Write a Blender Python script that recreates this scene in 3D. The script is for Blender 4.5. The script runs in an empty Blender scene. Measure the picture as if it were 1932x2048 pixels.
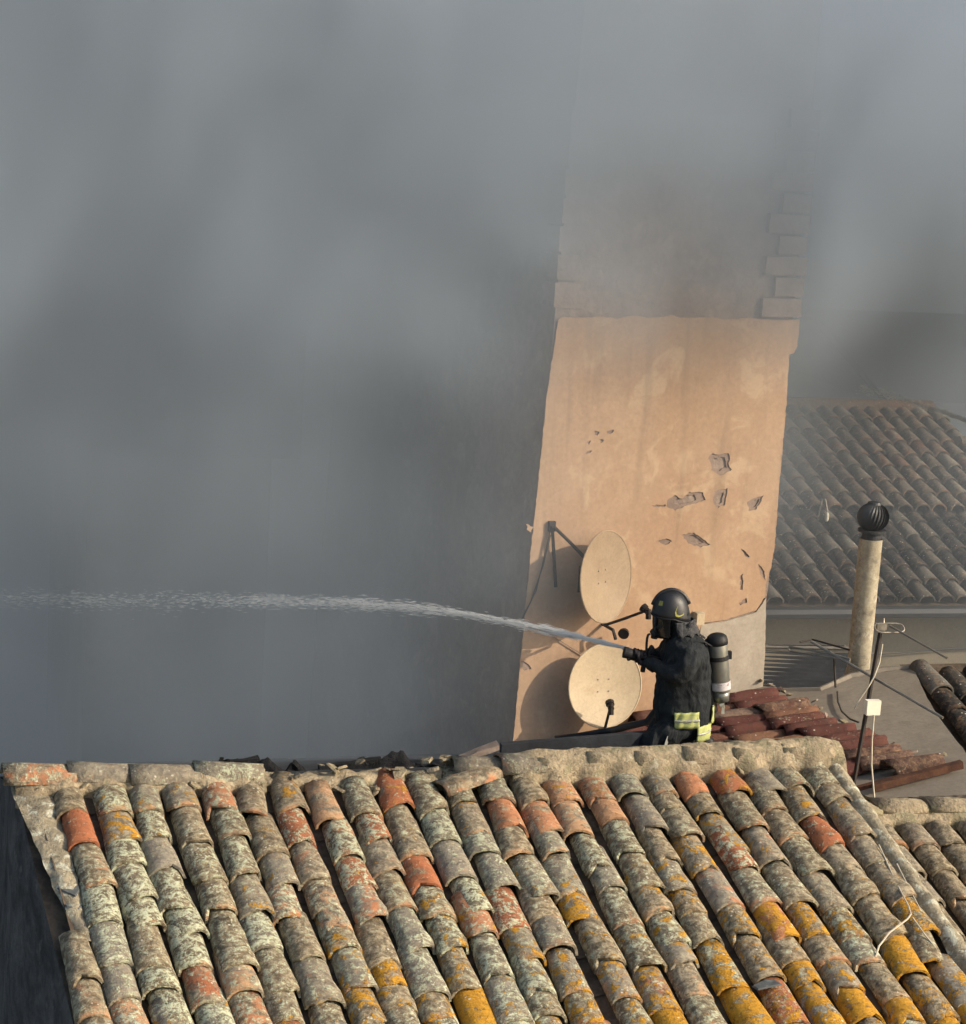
import bpy, bmesh, math, random
from mathutils import Vector, Matrix, noise as mnoise
random.seed(7)
PI = math.pi
scene = bpy.context.scene
COL = scene.collection

# ------------------------------------------------------------------ camera
CAM = Vector((0, 0, 11.0))
F_PX, CX, CY = 4122.0, 966.0, 1024.0           # focal length in photo pixels (1932 x 2048)
PITCH, ROLL = math.radians(11.0), math.radians(3.5)
fwd = Vector((0, math.cos(PITCH), -math.sin(PITCH)))
up0 = Vector((0, math.sin(PITCH), math.cos(PITCH)))
rt0 = Vector((1, 0, 0))
CR = rt0 * math.cos(ROLL) + up0 * math.sin(ROLL)
CU = up0 * math.cos(ROLL) - rt0 * math.sin(ROLL)
cam_d = bpy.data.cameras.new('camera')
cam = bpy.data.objects.new('camera', cam_d); COL.objects.link(cam)
cam.matrix_world = Matrix(((CR.x, CU.x, -fwd.x, CAM.x), (CR.y, CU.y, -fwd.y, CAM.y),
                           (CR.z, CU.z, -fwd.z, CAM.z), (0, 0, 0, 1)))
cam_d.sensor_fit = 'VERTICAL'; cam_d.sensor_height = 24.0
cam_d.lens = 24.0 * F_PX / 2048.0
cam_d.clip_end = 3000
scene.camera = cam

# ------------------------------------------------------------------ light
AL = math.radians(16.0)                        # azimuth of the front ridge
BE = math.radians(17.0)                        # roof pitch
R = Vector((math.cos(AL), math.sin(AL), 0))
UP = Vector((-math.sin(AL), math.cos(AL), 0))  # plan direction away from the camera
to_sun = (R * 0.80 - UP * 0.50 + Vector((0, 0, 0.50))).normalized()
sun_el = math.asin(to_sun.z)
sun_az = math.atan2(to_sun.x, to_sun.y)        # clockwise from +Y
world = bpy.data.worlds.new('World'); scene.world = world; world.use_nodes = True
wt = world.node_tree; wt.nodes.clear()
sky = wt.nodes.new('ShaderNodeTexSky'); sky.sky_type = 'NISHITA'; sky.sun_disc = False
sky.sun_elevation = sun_el; sky.sun_rotation = sun_az; sky.dust_density = 3.0; sky.air_density = 1.2
bg = wt.nodes.new('ShaderNodeBackground'); bg.inputs[1].default_value = 0.15
wo = wt.nodes.new('ShaderNodeOutputWorld')
wt.links.new(sky.outputs[0], bg.inputs[0]); wt.links.new(bg.outputs[0], wo.inputs[0])
sd = bpy.data.lights.new('sun', 'SUN'); sd.energy = 4.0; sd.angle = math.radians(0.5); sd.color = (1.0, 0.88, 0.71)
sun = bpy.data.objects.new('sun', sd); COL.objects.link(sun)
sun.rotation_euler = to_sun.to_track_quat('Z', 'Y').to_euler(); sun.location = (0, 0, 40)
vs = scene.view_settings
vs.view_transform = 'Standard'; vs.look = 'None'; vs.exposure = 0.3; vs.gamma = 1.0
cy = scene.cycles
cy.use_denoising = True; cy.max_bounces = 4; cy.diffuse_bounces = 2; cy.glossy_bounces = 2; cy.transmission_bounces = 3; cy.volume_bounces = 1
cy.use_adaptive_sampling = True; cy.adaptive_threshold = 0.03
cy.volume_step_rate = 2.0; cy.volume_max_steps = 256

# ------------------------------------------------------------------ geometry helpers
def pray(x, y):
    return fwd + CR * ((x - CX) / F_PX) - CU * ((y - CY) / F_PX)
def pix(x, y, d):
    """world point seen at photo pixel (x, y), d metres along the view axis"""
    return CAM + pray(x, y) * d
def on_plane(x, y, p, n):
    v = pray(x, y)
    return CAM + v * ((p - CAM).dot(n) / v.dot(n))

def link(name, me, parent=None, mat=None, smooth=False):
    o = bpy.data.objects.new(name, me); COL.objects.link(o)
    if parent: o.parent = parent
    if mat and not me.materials: me.materials.append(mat)
    if smooth: me.polygons.foreach_set('use_smooth', [True] * len(me.polygons))
    return o
def mk(name, v, f):
    me = bpy.data.meshes.new(name); me.from_pydata([tuple(p) for p in v], [], f); me.update(); return me
def tag(o, label=None, cat=None, group=None, kind=None):
    if label: o['label'] = label
    if cat: o['category'] = cat
    if group: o['group'] = group
    if kind: o['kind'] = kind
    return o
class Thing:
    def __init__(s, name, base, label, cat, group=None):
        s.o = bpy.data.objects.new(name, None); COL.objects.link(s.o); s.o.empty_display_size = 0.1
        s.b = Vector(base); s.o.location = s.b; tag(s.o, label, cat, group)
    def part(s, name, geo, mat, parent=None, smooth=False):
        """geo = (verts in world space, faces); parts hang under the thing (or one of its parts)"""
        v, f = geo
        return link(name, mk(name, [p - s.b for p in v], f), parent or s.o, mat, smooth)
def solo(name, geo, mat, label=None, cat=None, group=None, kind=None, smooth=False):
    v, f = geo; b = Vector(v[0])
    o = link(name, mk(name, [Vector(p) - b for p in v], f), None, mat, smooth); o.location = b
    return tag(o, label, cat, group, kind)

def join(*gs):
    V, Fs = [], []
    for v, f in gs:
        k = len(V); V += [Vector(p) for p in v]; Fs += [tuple(i + k for i in q) for q in f]
    return V, Fs
def frame(t):
    t = t.normalized(); a = Vector((0, 0, 1)) if abs(t.z) < 0.9 else Vector((1, 0, 0))
    x = t.cross(a).normalized(); return x, t.cross(x).normalized()
def tube(path, rad, n=8, cap=True, ax=None):
    path = [Vector(p) for p in path]
    if not isinstance(rad, (list, tuple)): rad = [rad] * len(path)
    V, Fs = [], []; x = None
    for i, p in enumerate(path):
        t = (path[min(i + 1, len(path) - 1)] - path[max(i - 1, 0)]).normalized()
        if x is None: x, y = frame(t) if ax is None else (Vector(ax), t.cross(Vector(ax)).normalized())
        else:
            x = (x - t * x.dot(t)).normalized(); y = t.cross(x)
        r = rad[i]; ra, rb = r if isinstance(r, (list, tuple)) else (r, r)
        for k in range(n):
            a = 2 * PI * k / n; V.append(p + x * math.cos(a) * ra + y * math.sin(a) * rb)
    for i in range(len(path) - 1):
        for k in range(n):
            Fs.append((i * n + k, i * n + (k + 1) % n, (i + 1) * n + (k + 1) % n, (i + 1) * n + k))
    if cap:
        Fs.append(tuple(range(n))[::-1]); m = (len(path) - 1) * n; Fs.append(tuple(range(m, m + n)))
    return V, Fs
def box(o, x, y, z):
    """box from corner o spanned by three edge vectors"""
    o = Vector(o)
    V = [o, o + x, o + x + y, o + y, o + z, o + x + z, o + x + y + z, o + y + z]
    return V, [(0, 3, 2, 1), (4, 5, 6, 7), (0, 1, 5, 4), (1, 2, 6, 5), (2, 3, 7, 6), (3, 0, 4, 7)]
def rough_box(o, x, y, z, amt=0.01, cuts=3, seed=0):
    bm = bmesh.new(); v, f = box(o, x, y, z)
    bv = [bm.verts.new(p) for p in v]
    for q in f: bm.faces.new([bv[i] for i in q])
    bmesh.ops.subdivide_edges(bm, edges=bm.edges[:], cuts=cuts, use_grid_fill=True)
    for q in bm.verts:
        q.co += mnoise.noise_vector(q.co * 9 + Vector((seed, seed * 2, 0))) * amt
    bm.verts.index_update()
    r = ([q.co.copy() for q in bm.verts], [tuple(w.index for w in q.verts) for q in bm.faces]); bm.free(); return r
def grid(fn, nu, nv):
    V = [fn(i / nu, j / nv) for i in range(nu + 1) for j in range(nv + 1)]
    Fs = [(i * (nv + 1) + j, (i + 1) * (nv + 1) + j, (i + 1) * (nv + 1) + j + 1, i * (nv + 1) + j + 1) for i in range(nu) for j in range(nv)]
    return V, Fs

# ------------------------------------------------------------------ material helpers
class NT:
    def __init__(s, name):
        s.m = bpy.data.materials.new(name); s.m.use_nodes = True; s.t = s.m.node_tree; s.t.nodes.clear()
        s.out = s.n('ShaderNodeOutputMaterial'); s.tc = s.n('ShaderNodeTexCoord')
    def n(s, k): return s.t.nodes.new(k)
    def put(s, sock, v):
        if isinstance(v, bpy.types.NodeSocket): s.t.links.new(v, sock)
        elif v is not None:
            if isinstance(v, (tuple, list)) and len(v) == 3 and sock.type == 'RGBA': v = (*v, 1)
            sock.default_value = v
    def math(s, op, a, b=None, c=None):
        m = s.n('ShaderNodeMath'); m.operation = op
        for i, v in enumerate((a, b, c)):
            if v is not None: s.put(m.inputs[i], v)
        return m.outputs[0]
    def add(s, a, b): return s.math('ADD', a, b)
    def mul(s, a, b): return s.math('MULTIPLY', a, b)
    def sub(s, a, b): return s.math('SUBTRACT', a, b)
    def ss(s, v, lo, hi, a=0.0, b=1.0):
        m = s.n('ShaderNodeMapRange'); m.interpolation_type = 'SMOOTHSTEP'
        for i, q in enumerate((v, lo, hi, a, b)): s.put(m.inputs[i], q)
        return m.outputs[0]
    def mix(s, f, a, b, mode='MIX'):
        m = s.n('ShaderNodeMix'); m.data_type = 'RGBA'; m.blend_type = mode
        s.put(m.inputs[0], f); s.put(m.inputs[6], a); s.put(m.inputs[7], b); return m.outputs[2]
    def noise(s, vec, sc, det=4, ro=0.6, dist=0.0):
        m = s.n('ShaderNodeTexNoise'); s.put(m.inputs['Vector'], vec)
        m.inputs['Scale'].default_value = sc; m.inputs['Detail'].default_value = det
        m.inputs['Roughness'].default_value = ro; m.inputs['Distortion'].default_value = dist; return m.outputs[0]
    def voro(s, vec, sc, feat='F1'):
        m = s.n('ShaderNodeTexVoronoi'); m.feature = feat; s.put(m.inputs['Vector'], vec); m.inputs['Scale'].default_value = sc
        return m.outputs['Distance']
    def off(s, vec, o, sc=(1, 1, 1)):
        m = s.n('ShaderNodeMapping'); s.put(m.inputs[0], vec); s.put(m.inputs[1], o); m.inputs[3].default_value = sc; return m.outputs[0]
    def bump(s, h, st=0.4, d=0.01, nrm=None):
        m = s.n('ShaderNodeBump'); m.inputs['Strength'].default_value = st; m.inputs['Distance'].default_value = d
        s.put(m.inputs['Height'], h)
        if nrm: s.put(m.inputs['Normal'], nrm)
        return m.outputs[0]
    def pbr(s, col, ro=0.9, nrm=None, metal=0.0, spec=0.3, **kw):
        p = s.n('ShaderNodeBsdfPrincipled'); s.put(p.inputs['Base Color'], col); s.put(p.inputs['Roughness'], ro)
        s.put(p.inputs['Metallic'], metal); s.put(p.inputs['Specular IOR Level'], spec)
        if nrm: s.put(p.inputs['Normal'], nrm)
        for k, v in kw.items(): s.put(p.inputs[k], v)
        s.t.links.new(p.outputs[0], s.out.inputs[0]); return s.m
    @property
    def obj(s): return s.tc.outputs['Object']

def m_tile(name, terra=((.42, .145, .065), (.54, .235, .115), (.58, .36, .20)), pat=((.115, .092, .060), (.42, .345, .225)),
           pale=(.49, .51, .355), yel=(.58, .295, .03)):
    t = NT(name); oi = t.n('ShaderNodeObjectInfo')
    sep = t.n('ShaderNodeSeparateColor'); t.t.links.new(oi.outputs['Color'], sep.inputs[0])
    ex, ye, pa, soot = sep.outputs[0], sep.outputs[1], sep.outputs[2], oi.outputs['Alpha']
    rnd = oi.outputs['Random']
    cmb = t.n('ShaderNodeCombineXYZ'); t.put(cmb.inputs[0], t.mul(rnd, 71.0)); t.put(cmb.inputs[1], t.mul(rnd, 37.0)); t.put(cmb.inputs[2], t.mul(rnd, 13.0))
    va = t.n('ShaderNodeVectorMath'); t.put(va.inputs[0], t.obj); t.t.links.new(cmb.outputs[0], va.inputs[1]); v = va.outputs[0]
    big = t.noise(v, 9, 4, .62, .6); mid = t.noise(t.off(v, (3, 9, 1)), 22, 5, .68, .4); fine = t.noise(v, 62, 4, .72)
    b2 = t.noise(t.off(v, (11, 2, 5)), 10, 5, .66, .8); b3 = t.noise(t.off(v, (1, 21, 7)), 16, 5, .7, .6)
    r2 = t.math('FRACT', t.mul(rnd, 17.31))
    tc = t.mix(t.ss(r2, .15, .55), terra[0], terra[1]); tc = t.mix(t.ss(r2, .6, .95), tc, terra[2])
    tc = t.mix(t.ss(mid, .35, .7), t.mix(.4, tc, (.12, .06, .035)), tc)
    pc = t.mix(t.ss(mid, .36, .66), pat[0], pat[1])
    r3 = t.math('FRACT', t.mul(rnd, 91.7))
    pc = t.mix(t.mul(t.ss(r3, .45, 1), .45), pc, (.30, .28, .24))
    pc = t.mix(t.mul(t.ss(b3, .5, .66), .45), pc, (.38, .235, .13))
    mp = t.ss(t.sub(t.add(big, .62), ex), .42, .6)
    # the worn lower rim often shows bare clay
    sx = t.n('ShaderNodeSeparateXYZ'); t.put(sx.inputs[0], t.obj)
    rim = t.mul(t.ss(sx.outputs[1], .375, .405), t.ss(r2, .55, .8))
    mp = t.mul(mp, t.sub(1.0, t.mul(rim, t.ss(b2, .42, .55))))
    c = t.mix(mp, tc, pc)
    ml = t.ss(t.add(t.add(t.mul(mid, .42), t.mul(b3, .28)), t.add(t.mul(fine, .30), t.mul(t.sub(pa, .5), .22))), .53, .60)
    c = t.mix(t.mul(ml, t.ss(fine, .3, .62, .45, 1.0)), c, pale)
    my = t.ss(t.add(t.add(t.mul(b2, .75), t.mul(fine, .25)), t.mul(t.sub(ye, .5), .42)), .575, .64)
    c = t.mix(my, c, t.mix(t.ss(fine, .35, .7), t.mix(.5, yel, (.20, .10, .02)), yel))
    sp = t.mul(t.ss(t.voro(v, 30), .26, .14), t.ss(t.noise(t.off(v, (7, 7, 2)), 12, 2), .54, .62))
    c = t.mix(t.mul(sp, .9), c, (.66, .62, .50))
    dk = t.mul(t.ss(t.noise(t.off(v, (2, 5, 9)), 24, 4, .75), .52, .70), .75)
    c = t.mix(dk, c, (.06, .05, .037))
    c = t.mix(t.mul(soot, .62), c, (.045, .036, .028))
    h = t.add(t.add(t.mul(fine, .5), mid), t.mul(t.add(ml, my), .5))
    return t.pbr(c, .92, t.bump(h, .75, .012), spec=.2)

def m_rough(name, c0, c1, sc=3.0, fine=40, st=.5, dist=.01, ro=.93, stains=None, streak=False, spots=None, extra=None):
    t = NT(name); v = t.obj
    a = t.noise(v, sc, 6, .62, .5); b = t.noise(t.off(v, (4, 1, 8)), fine, 5, .68); m2 = t.noise(t.off(v, (9, 3, 2)), sc * 5, 4, .6)
    c = t.mix(t.ss(t.add(t.mul(a, .7), t.mul(m2, .3)), .36, .66), c0, c1)
    c = t.mix(t.ss(b, .3, .75, .0, .35), c, t.mix(.5, c0, (.02, .02, .02)))
    if stains:
        for (col, s_, lo, amt) in stains:
            k = t.noise(t.off(v, (s_, 3.1 * s_, 1)), s_, 5, .65, .6); c = t.mix(t.mul(t.ss(k, lo, lo + .1), amt), c, col)
    if streak:
        k = t.noise(t.off(v, (0, 0, 0), (7, 7, .5)), 1.0, 4, .6); c = t.mix(t.ss(k, .5, .75, 0, .35), c, t.mix(.6, c0, (.05, .045, .04)))
    return t.pbr(c, ro, t.bump(t.add(b, t.mul(m2, .8)), st, dist), spec=.25)
def m_plain(name, c, ro=.6, metal=0.0, var=.25, sc=18, spec=.4):
    t = NT(name); a = t.noise(t.obj, sc, 4, .6)
    col = t.mix(t.ss(a, .35, .7), tuple(q * (1 - var) for q in c), c)
    return t.pbr(col, t.ss(a, .3, .7, ro * .8, min(1, ro * 1.15)), t.bump(t.noise(t.obj, sc * 4, 3), .12, .004), metal, spec)

M = {}
M['tile'] = m_tile('lichen_clay_tile')
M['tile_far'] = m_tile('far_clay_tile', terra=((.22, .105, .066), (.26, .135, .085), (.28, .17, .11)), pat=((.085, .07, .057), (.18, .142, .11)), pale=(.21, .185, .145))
M['tile_dark'] = m_tile('dark_and_shaded_tile', terra=((.10, .055, .04), (.09, .06, .045), (.10, .075, .055)), pat=((.024, .022, .021), (.048, .044, .039)), pale=(.06, .058, .05))  # edge roof's own dark clay; also carries the far lower roof's shade
M['tile_red'] = m_tile('red_wine_tile', terra=((.10, .030, .028), (.12, .038, .032), (.24, .125, .075)), pat=((.07, .035, .03), (.20, .12, .08)), pale=(.26, .19, .13))
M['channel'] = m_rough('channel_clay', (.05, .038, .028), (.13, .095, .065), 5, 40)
M['mortar'] = m_rough('ridge_mortar', (.25, .20, .13), (.50, .40, .26), 6, 45, .9, .02,
                      stains=[((.20, .19, .11), 7, .52, .6), ((.12, .095, .065), 11, .55, .6), ((.50, .45, .34), 14, .58, .6)])
M['rake'] = m_rough('rake_mortar', (.24, .205, .14), (.44, .375, .26), 6, 45, .9, .02,
                    stains=[((.56, .55, .43), 13, .52, .85), ((.10, .085, .06), 9, .56, .6)])
M['plaster'] = m_rough('peach_plaster', (.385, .245, .15), (.455, .305, .195), 1.2, 30, .25, .006,
                       stains=[((.37, .25, .16), 2.3, .54, .45), ((.50, .365, .235), 3.1, .55, .5)], streak=True)
M['oldwall'] = m_rough('bare_masonry', (.23, .17, .135), (.33, .25, .195), 2.5, 25, .6, .015, stains=[((.36, .28, .22), 5, .56, .5)])
M['under'] = m_rough('grey_undercoat', (.21, .15, .12), (.30, .215, .165), 5, 30, .5, .008)
M['patch'] = m_rough('cement_patch', (.33, .28, .225), (.42, .365, .295), 2.0, 35, .3, .006)
M['quoin'] = m_rough('quoin_stone', (.23, .175, .14), (.32, .245, .195), 4, 30, .5, .01)
M['cement'] = m_rough('cement_screed', (.21, .178, .14), (.27, .235, .185), 1.3, 30, .3, .008, stains=[((.17, .145, .12), 1.8, .54, .5), ((.13, .11, .09), 4, .6, .4)])
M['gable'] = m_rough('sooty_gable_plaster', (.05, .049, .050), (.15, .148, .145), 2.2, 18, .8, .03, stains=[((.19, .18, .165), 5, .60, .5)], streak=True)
M['wallbeige'] = m_rough('beige_render', (.19, .16, .11), (.24, .20, .14), 1.5, 30, .3, .006)
M['wallgrey'] = m_rough('pale_render', (.17, .155, .14), (.24, .22, .195), 1.0, 20, .3, .01)
M['fibre'] = m_rough('fibre_cement', (.30, .255, .18), (.50, .44, .32), 7, 60, .5, .006, stains=[((.15, .13, .10), 16, .56, .6), ((.55, .50, .40), 9, .56, .6)])
M['char'] = m_rough('charred_wood', (.006, .006, .007), (.022, .022, .024), 9, 60, .9, .02)
M['charpanel'] = m_rough('sooted_sheet', (.018, .020, .024), (.038, .042, .050), 3, 40, .3, .008)
M['slate'] = m_rough('grey_slate', (.09, .095, .095), (.17, .175, .165), 6, 40, .4, .006, stains=[((.30, .31, .25), 14, .58, .6)])
M['darkmetal'] = m_plain('dark_iron', (.035, .025, .02), .6, .4)
M['rust'] = m_rough('rusty_iron', (.05, .022, .014), (.11, .05, .028), 12, 60, .4, .005)
M['alu'] = m_plain('weathered_aluminium', (.30, .27, .22), .5, .6)
M['dish'] = m_rough('cream_dish_paint', (.47, .37, .245), (.54, .43, .29), 2.5, 50, .1, .002, .55, stains=[((.36, .25, .14), 4, .60, .4)])
M['dish_shaded'] = m_rough('shaded_dish_paint', (.27, .195, .125), (.33, .245, .16), 2.5, 50, .1, .002, .6, stains=[((.19, .13, .085), 3.2, .57, .5)])  # darker copy of the cream paint: upper dish's shade in colour, plus stains
M['white'] = m_plain('white_plastic', (.80, .74, .60), .45, 0, .06)
M['cable'] = m_plain('pale_cable', (.55, .48, .36), .6, 0, .2)
M['blackcable'] = m_plain('dark_cable', (.04, .035, .03), .6, 0, .2)
M['turbine'] = m_plain('dull_grey_metal', (.06, .062, .066), .55, .5, .3)
M['gutter'] = m_plain('painted_gutter', (.055, .055, .06), .6, .2)
M['glass'] = m_plain('dark_window', (.02, .024, .03), .15, 0, .2)
M['shutter'] = m_plain('shutter_paint', (.10, .075, .05), .6, 0, .3)
M['ground'] = m_rough('packed_earth', (.07, .06, .045), (.13, .11, .085), .3, 6, .5, .05)
M['hill'] = m_rough('far_scrub', (.04, .05, .025), (.10, .10, .055), .02, .4, .5, .5)

# ------------------------------------------------------------------ roof tiles
def tile_mesh(name, wu, wl, h, L, nseg, nlen, seed, rough=1.0, th=.014, shell=True):
    rr = random.Random(seed); V, Fs = [], []
    ph = rr.uniform(0, 50); chip = [0.0] * (nseg + 1)
    if rr.random() < .4 * rough:
        k = rr.randrange(nseg + 1); dpt = rr.uniform(.015, .05)
        for q in range(nseg + 1): chip[q] -= dpt * max(0, 1 - abs(q - k) / rr.uniform(1.2, 2.2))
    slant = rr.uniform(-.012, .012) * rough
    def pt(i, j, inner):
        a = PI * i / nseg; y = L * j / nlen
        w = (wu + (wl - wu) * j / nlen) / 2; hh = h * (.86 + .14 * j / nlen)
        if inner: w -= th; hh -= th
        dx = mnoise.noise(Vector((i * .6 + ph, j * .8, seed))) * .006 * rough
        dz = mnoise.noise(Vector((i * .5, j * .9 + ph, seed + 9))) * .006 * rough
        if j == nlen: y += chip[i] + slant * math.cos(a) + mnoise.noise(Vector((i * 1.3 + ph, 3, seed))) * .007 * rough
        if j == 0: y += mnoise.noise(Vector((i * 1.1 + ph, 8, seed))) * .012 * rough
        sgn = math.sin(a) ** .82
        return Vector((-w * math.cos(a) + dx, y, hh * sgn + dz))
    W = nseg + 1
    for j in range(nlen + 1):
        for i in range(W): V.append(pt(i, j, False))
    for j in range(nlen):
        for i in range(nseg): Fs.append((j * W + i, j * W + i + 1, (j + 1) * W + i + 1, (j + 1) * W + i))
    if shell:
        k = len(V)
        for j in (0, nlen):
            for i in range(W): V.append(pt(i, j, True))
        for i in range(nseg):
            Fs.append((k + i, k + W + i, k + W + i + 1, k + i + 1))                # inside
            b = nlen * W; Fs.append((b + i, b + i + 1, k + W + i + 1, k + W + i))  # lower rim
            Fs.append((i + 1, i, k + i, k + i + 1))                                # upper rim
        Fs.append((0, nlen * W, k + W, k)); Fs.append((nlen * W + nseg, nseg, k + nseg, k + W + nseg))
    me = mk(name, V, Fs); me.polygons.foreach_set('use_smooth', [True] * len(me.polygons))
    me.polygons.foreach_set('use_smooth', [p.index < nlen * nseg for p in me.polygons]); return me
L_T = .42
TM = [tile_mesh('cover_tile',   .160 + .010 * math.sin(k), .186 + .012 * math.cos(k * 2), .082 + .008 * math.sin(k * 3), L_T, 8, 4, 100 + k, (.7, 1.0, 1.3, 1.8)[k % 4]) for k in range(24)]
TM_LOW = [tile_mesh('cover_tile_plain', .155, .19, .08, L_T, 6, 1, 200 + k, 1.0) for k in range(6)]
def set_mat(meshes, mat):
    out = []
    for m in meshes:
        c = m.copy(); c.materials.append(mat); out.append(c)
    return out

def place_tile(parent, base, meshes, o, X, Y, N, tilt=0.055, yaw=0.0, rol=0.0, scale=1.0, color=(0, 0, 0, 0), name='roof_tile', sx=1.0):
    """o: world position of the upper end on the deck; Y: down the roof"""
    rot = Matrix((X, Y, N)).transposed()
    m3 = rot @ Matrix.Rotation(yaw, 3, 'Z') @ Matrix.Rotation(tilt, 3, 'X') @ Matrix.Rotation(rol, 3, 'Y') @ Matrix.Diagonal((sx * scale, scale, scale))
    ob = bpy.data.objects.new(name, random.choice(meshes)); COL.objects.link(ob); ob.parent = parent
    ob.matrix_local = Matrix.Translation(o - base) @ m3.to_4x4(); ob.color = color
    return ob

# ------------------------------------------------------------------ setting: ground and far terrain
g = grid(lambda a, b: Vector((-400 + 800 * a, -300 + 900 * b, 0)), 4, 4)
tag(link('ground', mk('ground', *g), None, M['ground']), kind='structure')
def hill_pt(a, b):
    x = -500 + 1000 * a; y = 160 + 300 * b
    z = 5 * math.sin(PI * min(1, b * 1.0)) * (0.65 + .5 * mnoise.noise(Vector((x * .006, b, 3)))) - 1
    return Vector((x, y, z))
tag(link('hills', mk('hills', *grid(hill_pt, 40, 10)), None, M['hill'], True), kind='structure')

# ------------------------------------------------------------------ front house
DN = (-UP * math.cos(BE) - Vector((0, 0, 1)) * math.sin(BE))        # down the front slope
NN = (-UP * math.sin(BE) + Vector((0, 0, 1)) * math.cos(BE))        # roof normal
O_F = CAM + Vector((-2.343, 11.5445, -4.0228)) - NN * 0.050
SP = 0.2154; NC = 23; S_END = SP * (NC - 1)
def sag(s): return .05 * math.sin(PI * max(0, min(1, s / S_END)))
def skew(s): return .10 * max(0, min(1, 1 - s / 2.4)) + .02 * max(0, (s - 2.4) / 2.4)
def rf(s, t, h=0.0):
    return O_F + R * (s + skew(s) * max(t, 0)) + DN * t + NN * (h - sag(s) * max(0, 1 - max(t, 0) / 3.0))
def rf_raw(s, t, h=0.0): return O_F + R * s + DN * t + NN * h
house = Thing('tiled_house', rf_raw(2.4, 1.5) * 1.0 - Vector((0, 0, rf_raw(2.4, 1.5).z)), 'old house with lichen covered clay tile roof and broken ridge in the foreground', 'house')
SL, SR = -.30, S_END + .20
T_EAVE = 3.3
roof = house.part('roof', grid(lambda a, b: rf(SL + .02 + (SR - SL - .04) * a, -.12 + (T_EAVE + .02) * b, -.03), 30, 8), M['channel'])
# rear slope, hidden behind the ridge, carries the firefighter
DB = UP * math.cos(BE) - Vector((0, 0, 1)) * math.sin(BE); NB = UP * math.sin(BE) + Vector((0, 0, 1)) * math.cos(BE)
RID = rf_raw(0, -.13, .04)
def rb(s, t, h=0.0): return RID + R * s + DB * t + NB * (h - sag(s) * max(0, 1 - t / 1.5))
house.part('rear_slope', grid(lambda a, b: rb(SL + .05 + (SR - SL - .1) * a, -.02 + 3.1 * b, -.02), 24, 6), M['charpanel'])
# body walls
def wall_quad(s0, t0, s1, t1, top0, top1):
    a = rf_raw(s0, t0); b = rf_raw(s1, t1)
    return a, b
zE = rf_raw(0, T_EAVE - .2).z - .12
pa, pb = rf_raw(SL + .03, T_EAVE - .25), rf_raw(SR - .03, T_EAVE - .25)
pa2, pb2 = rb(SL + .03, 3.0), rb(SR - .03, 3.0)
def at(p, z): return Vector((p.x, p.y, z))
def gable(s):
    ap = rf_raw(s, -.06, -.012); e = rf_raw(s, T_EAVE - .25, -.012); e2 = rb(s, 3.0, -.06)
    return ap, e, e2
def gable_geo(s, sgn):
    """rough rendered gable: grid in (distance from rear eave, height)"""
    ap, e, e2 = gable(s); n = -R * sgn
    def P(a, b):
        u = e2.lerp(e, a); base = at(u, 0)
        k = (at(e2, 0) - at(ap, 0)).length / (at(e2, 0) - at(e, 0)).length
        top = e2.z + (ap.z - e2.z) * a / k if a < k else ap.z + (e.z - ap.z) * (a - k) / (1 - k)
        p = at(u, top * b)
        tt = max(0, (a - k) / (1 - k)) * (T_EAVE - .25)
        if s < 0: p = p + R * (.115 * min(tt, 1.38) + .10 * tt)
        return p + n * (.02 * mnoise.noise(p * 2.1) + .008 * mnoise.noise(p * 9))
    return grid(P, 60, 60)
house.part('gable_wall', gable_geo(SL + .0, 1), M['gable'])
house.part('gable_wall', gable_geo(SR - .03, -1), M['oldwall'])
house.part('eave_wall', ([at(pa, 0), at(pb, 0), at(pb, zE), at(pa, zE)], [(0, 1, 2, 3)]), M['oldwall'])
house.part('eave_wall', ([at(pa2, 0), at(pb2, 0), at(pb2, pb2.z - .1), at(pa2, pa2.z - .1)], [(3, 2, 1, 0)]), M['oldwall'])

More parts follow.
